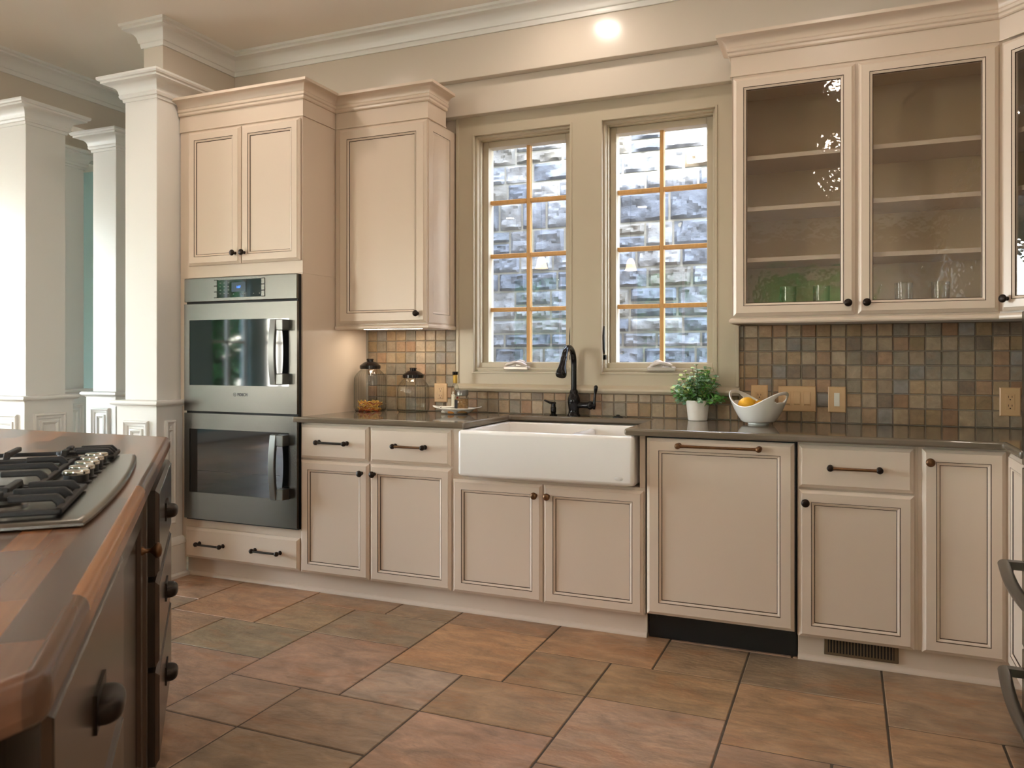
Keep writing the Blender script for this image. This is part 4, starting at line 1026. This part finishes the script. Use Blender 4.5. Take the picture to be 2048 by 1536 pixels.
# ------------------------------------------------------------------ gas cooktop (own frame: x toward far end, y away from the cook)
ck = thing('gas_cooktop', (-1.6,-3.0,IZ), 'stainless gas cooktop with black iron grates and five knobs on the island', 'cooktop')
C0 = Vector((-1.140,-3.085)); 
def CX(z): return Matrix.Translation((C0.x,C0.y,z)) @ Matrix(((d.x,-nrm.x,0,0),(d.y,-nrm.y,0,0),(0,0,1,0),(0,0,0,1)))
CL, CD = .955, .535
def outline(k, bulge=.022, n=20):
    pts = [(k+(CL-2*k)*t/n, -bulge*math.sin(PI*t/n)**.7+k) for t in range(n+1)]
    return pts+[(CL-k,CD-k),(k,CD-k)]
m = MB(); m.X = CX(IZ)
def orient(p): 
    a = sum(p[i][0]*p[(i+1)%len(p)][1]-p[(i+1)%len(p)][0]*p[i][1] for i in range(len(p))); return p if a > 0 else p[::-1]
lo_, mid_, hi_ = outline(.004), outline(0), outline(.012)
layers = [(lo_,.0005),(mid_,.004),(mid_,.008),(outline(.004),.012),(hi_,.0135)]
nn = len(lo_); vs = []; fs = []
for p_, z_ in layers: vs += [(x,y,z_) for x,y in p_]
for j in range(len(layers)-1):
    for i in range(nn): i2=(i+1)%nn; fs.append((j*nn+i, j*nn+i2, (j+1)*nn+i2, (j+1)*nn+i))
fs.append(tuple(range((len(layers)-1)*nn, len(layers)*nn))); fs.append(tuple(range(nn-1,-1,-1)))
m.add(vs, fs); m.build('steel_plate', 'steel', ck, smooth=35)
ZC = IZ+.0135
kn = 0
for i in range(5):
    x = .425+i*.079
    k = MB(); k.X = CX(ZC) @ Matrix.Translation((x,.070,0))
    k.lathe([(.030,0),(.030,.003),(.0235,.004),(.0235,.020)], (0,0,0), 'z', 26); kb = k.build('knob', 'black', ck, smooth=40)
    k = MB(); k.X = CX(ZC) @ Matrix.Translation((x,.070,0)); k.lathe([(.0255,.019),(.0262,.021),(.0255,.026),(.022,.028),(.001,.0285)], (0,0,0), 'z', 28, cap=False); k.build('knob_cap', 'chrome', kb, smooth=50)
def burner(x, y, r):
    b = MB(); b.X = CX(ZC) @ Matrix.Translation((x,y,0)); b.lathe([(r*1.25,0),(r*1.2,.004),(r*.9,.008),(r*.9,.014)], (0,0,0), 'z', 28); q = b.build('burner', 'steel_dark', ck, smooth=40)
    b = MB(); b.X = CX(ZC) @ Matrix.Translation((x,y,0)); b.lathe([(r,.014),(r,.020),(r*.92,.022),(.001,.022)], (0,0,0), 'z', 28); b.build('burner_cap', 'iron', q, smooth=40)
for x,y,r in ((.175,.15,.033),(.175,.385,.042),(.553,.31,.055),(.862,.15,.026),(.862,.385,.034)): burner(x,y,r)
def grate(x0, x1, y0, y1, cs):
    g_ = MB(); g_.X = CX(ZC); t, hgt = .0065, .030
    # base frame
    for a,b,c2,d2 in ((x0,x1,y0,y0+.012),(x0,x1,y1-.012,y1),(x0,x0+.012,y0,y1),(x1-.012,x1,y0,y1)): g_.box(a,b,c2,d2,.004,.014)
    def finger(p0, p1, rise0=True):
        (ax,ay),(bx_,by_) = p0, p1; dv = Vector((bx_-ax,by_-ay)); L_ = dv.length; dv /= L_; w = Vector((-dv.y,dv.x))*t
        prof = [(0,.004),(0,hgt-.012),(.012,hgt),(L_,hgt),(L_,hgt-.012),(.020,hgt-.012),(.014,hgt-.018),(.014,.004)]
        v = [(ax+dv.x*q+w.x*s3, ay+dv.y*q+w.y*s3, z_) for s3 in (-1,1) for q,z_ in prof]; k = len(prof)
        g_.add(v, [tuple(range(k-1,-1,-1)), tuple(range(k,2*k))]+[(i,(i+1)%k,k+(i+1)%k,k+i) for i in range(k)])
    for (cx,cy,r) in cs:
        finger((x0+.004,cy),(cx-r*.35,cy)); finger((x1-.004,cy),(cx+r*.35,cy))
    ys = [y0+.004, y1-.004]
    cx, cy, r = cs[0]; finger((cx,ys[0]),(cx,cy-r*.35)); cx2, cy2, r2 = cs[-1]; finger((cx2,ys[1]),(cx2,cy2+r2*.35))
    for sx, xx in ((x0+(x1-x0)*.22,0),(x0+(x1-x0)*.78,0)):
        finger((sx,ys[0]),(sx,ys[0]+.085)); finger((sx,ys[1]),(sx,ys[1]-.085))
    ym = (y0+y1)/2
    if len(cs) == 2: finger((x0+.004,ym),(x1-.004,ym))
    g_.build('grate', 'iron', ck, smooth=0, bevel=.0025, seg=2)
grate(.035,.322,.036,.510,[(.175,.15,.05),(.175,.385,.06)]); grate(.336,.772,.118,.510,[(.553,.31,.07)]); grate(.788,.938,.036,.510,[(.862,.15,.04),(.862,.385,.05)])

# ------------------------------------------------------------------ appliance at the right edge
fg = thing('drawer_refrigerator', (.86,-1.35,0), 'stainless drawer appliance with bowed bar handles at the right edge of the photo', 'refrigerator')
box(.552,XR-.01,-1.84,-.9375,.01,1.372).build('cabinet_body', 'steel_dark', fg, smooth=0, bevel=.003)
for za,zb,hz,nm in ((.868,1.372,None,'door'),(.275,.858,.540,'freezer_drawer'),(.06,.262,.190,'freezer_drawer')):
    q = box(.531,.550,-1.838,-.9375,za,zb).build(nm, 'steel', fg, smooth=0, bevel=.003)
    if hz:
        h = MB(); L_ = .80; ya = -.955
        pts = [(.478-.026*math.sin(PI*t/12), ya-L_*t/12, hz) for t in range(13)]
        h.tube(pts, .019, 14, flat=.8)
        for yy in (ya-.008, ya-L_+.008): h.box(.474,.531,yy-.016,yy+.016,hz-.013,hz+.013)
        h.build('handle', 'steel_dark', q, smooth=50)

# ------------------------------------------------------------------ lamps
def can(x, y, label):
    t = thing('recessed_light', (x,y,CZ), label, 'ceiling light', 'recessed ceiling lights')
    zc = CZ
    MB().lathe([(.058,zc),(.075,zc),(.078,zc-.004),(.074,zc-.007),(.060,zc-.007),(.056,zc-.003)], (x,y,0), 'z', 28, cap=False).build('trim_ring', 'white_plastic', t, smooth=40)
    m = MB(); m.lathe([(.001,zc-.0025),(.055,zc-.0025)], (x,y,0), 'z', 28, cap=False); m.f = [f[::-1] for f in m.f]; m.build('lens', 'led', t, smooth=0)
for x,y,l in ((-1.244,-.575,'recessed ceiling light just above the sink windows'),(-2.88,-1.15,'recessed ceiling light in front of the oven tower'),(-.07,-1.30,'recessed ceiling light in front of the glass cabinet'),
              (-.07,-2.55,'recessed ceiling light nearest the camera, mirrored at the top of the cabinet glass'),(-.07,-4.1,'recessed ceiling light above the camera'),(-.07,-5.6,'recessed ceiling light behind the camera'),
              (-2.33,-5.45,'recessed ceiling light behind the island'),(-4.15,-5.55,'recessed ceiling light behind the far end of the island'),(-4.1,-2.7,'recessed ceiling light in the hall in front of the columns'),(-6.3,-2.7,'recessed ceiling light deep in the hall beyond the columns')): can(x,y,l)  # the two hall lights are unseen, added to brighten the columns
def pendant(x, y, z, label):
    t = thing('pendant_lamp', (x,y,z), label, 'pendant lamp', 'pendants over the island')
    MB().lathe([(.070,z-.065),(.062,z-.058),(.052,z-.03),(.046,z+.01),(.036,z+.045),(.020,z+.062),(.012,z+.066)], (x,y,0), 'z', 28, cap=False).build('shade', 'shade', t, smooth=50, solid=.003)
    MB().lathe([(.014,z+.060),(.016,z+.064),(.016,z+.095),(.008,z+.105)], (x,y,0), 'z', 18).build('socket', 'bronze', t, smooth=40)
    MB().tube([(x,y,z+.10),(x,y,CZ-.02)], .004, 8).build('stem', 'bronze', t, smooth=60)
    MB().lathe([(.055,CZ-.001),(.055,CZ-.012),(.030,CZ-.022),(.006,CZ-.026)], (x,y,0), 'z', 24).build('canopy', 'bronze', t, smooth=40)
pendant(-2.96,-3.60,2.22,'bell-shaped pendant lamp over the island, mirrored in the left window'); pendant(-2.19,-4.34,2.24,'bell-shaped pendant lamp over the island, mirrored in the right window')

# ------------------------------------------------------------------ daylight
w = bpy.data.worlds.new('sky'); sc.world = w; w.use_nodes = True
bg = w.node_tree.nodes['Background']
sky = w.node_tree.nodes.new('ShaderNodeTexSky'); sky.sky_type = 'NISHITA'; sky.sun_disc = False; sky.sun_elevation = R(38); sky.sun_rotation = R(180); sky.air_density = 1.0; sky.dust_density = 2.0
mixw = w.node_tree.nodes.new('ShaderNodeMix'); mixw.data_type = 'RGBA'; mixw.inputs['Factor'].default_value = .45; mixw.inputs['B'].default_value = (5.0,5.2,5.6,1)
w.node_tree.links.new(sky.outputs[0], mixw.inputs['A']); w.node_tree.links.new(mixw.outputs['Result'], bg.inputs['Color'])
bg.inputs['Strength'].default_value = 8.5
sl = bpy.data.lights.new('sun', 'SUN'); sl.energy = 30.0; sl.angle = R(.6); sl.color = (1,.95,.86)
so = bpy.data.objects.new('sun', sl); COL.objects.link(so); so.location = (0,-6,9); so.rotation_euler = Vector((.02,.825,-.566)).to_track_quat('-Z','Y').to_euler()

# ------------------------------------------------------------------ camera
cd = bpy.data.cameras.new('camera'); cam = bpy.data.objects.new('camera', cd); COL.objects.link(cam)
cam.location = (0,-4.0,1.222); cam.rotation_euler = (R(90),0,R(22.87))
cd.sensor_width = 36; cd.lens = 1588/2048*36; cd.shift_y = -54/2048; cd.clip_start = .02
cd.dof.use_dof = True; cd.dof.focus_distance = 4.2; cd.dof.aperture_fstop = 9.0
sc.camera = cam
sc.view_settings.view_transform = 'Standard'; sc.view_settings.look = 'None'; sc.view_settings.gamma = 1; sc.view_settings.exposure = 0.02
sc.view_settings.use_curve_mapping = False
cy = sc.cycles
cy.use_denoising = True; cy.max_bounces = 10; cy.diffuse_bounces = 5; cy.glossy_bounces = 5; cy.transmission_bounces = 6; cy.transparent_max_bounces = 16
cy.caustics_reflective = False; cy.caustics_refractive = False; cy.sample_clamp_indirect = 6.0; cy.blur_glossy = .5
cy.use_adaptive_sampling = True; cy.adaptive_threshold = .015
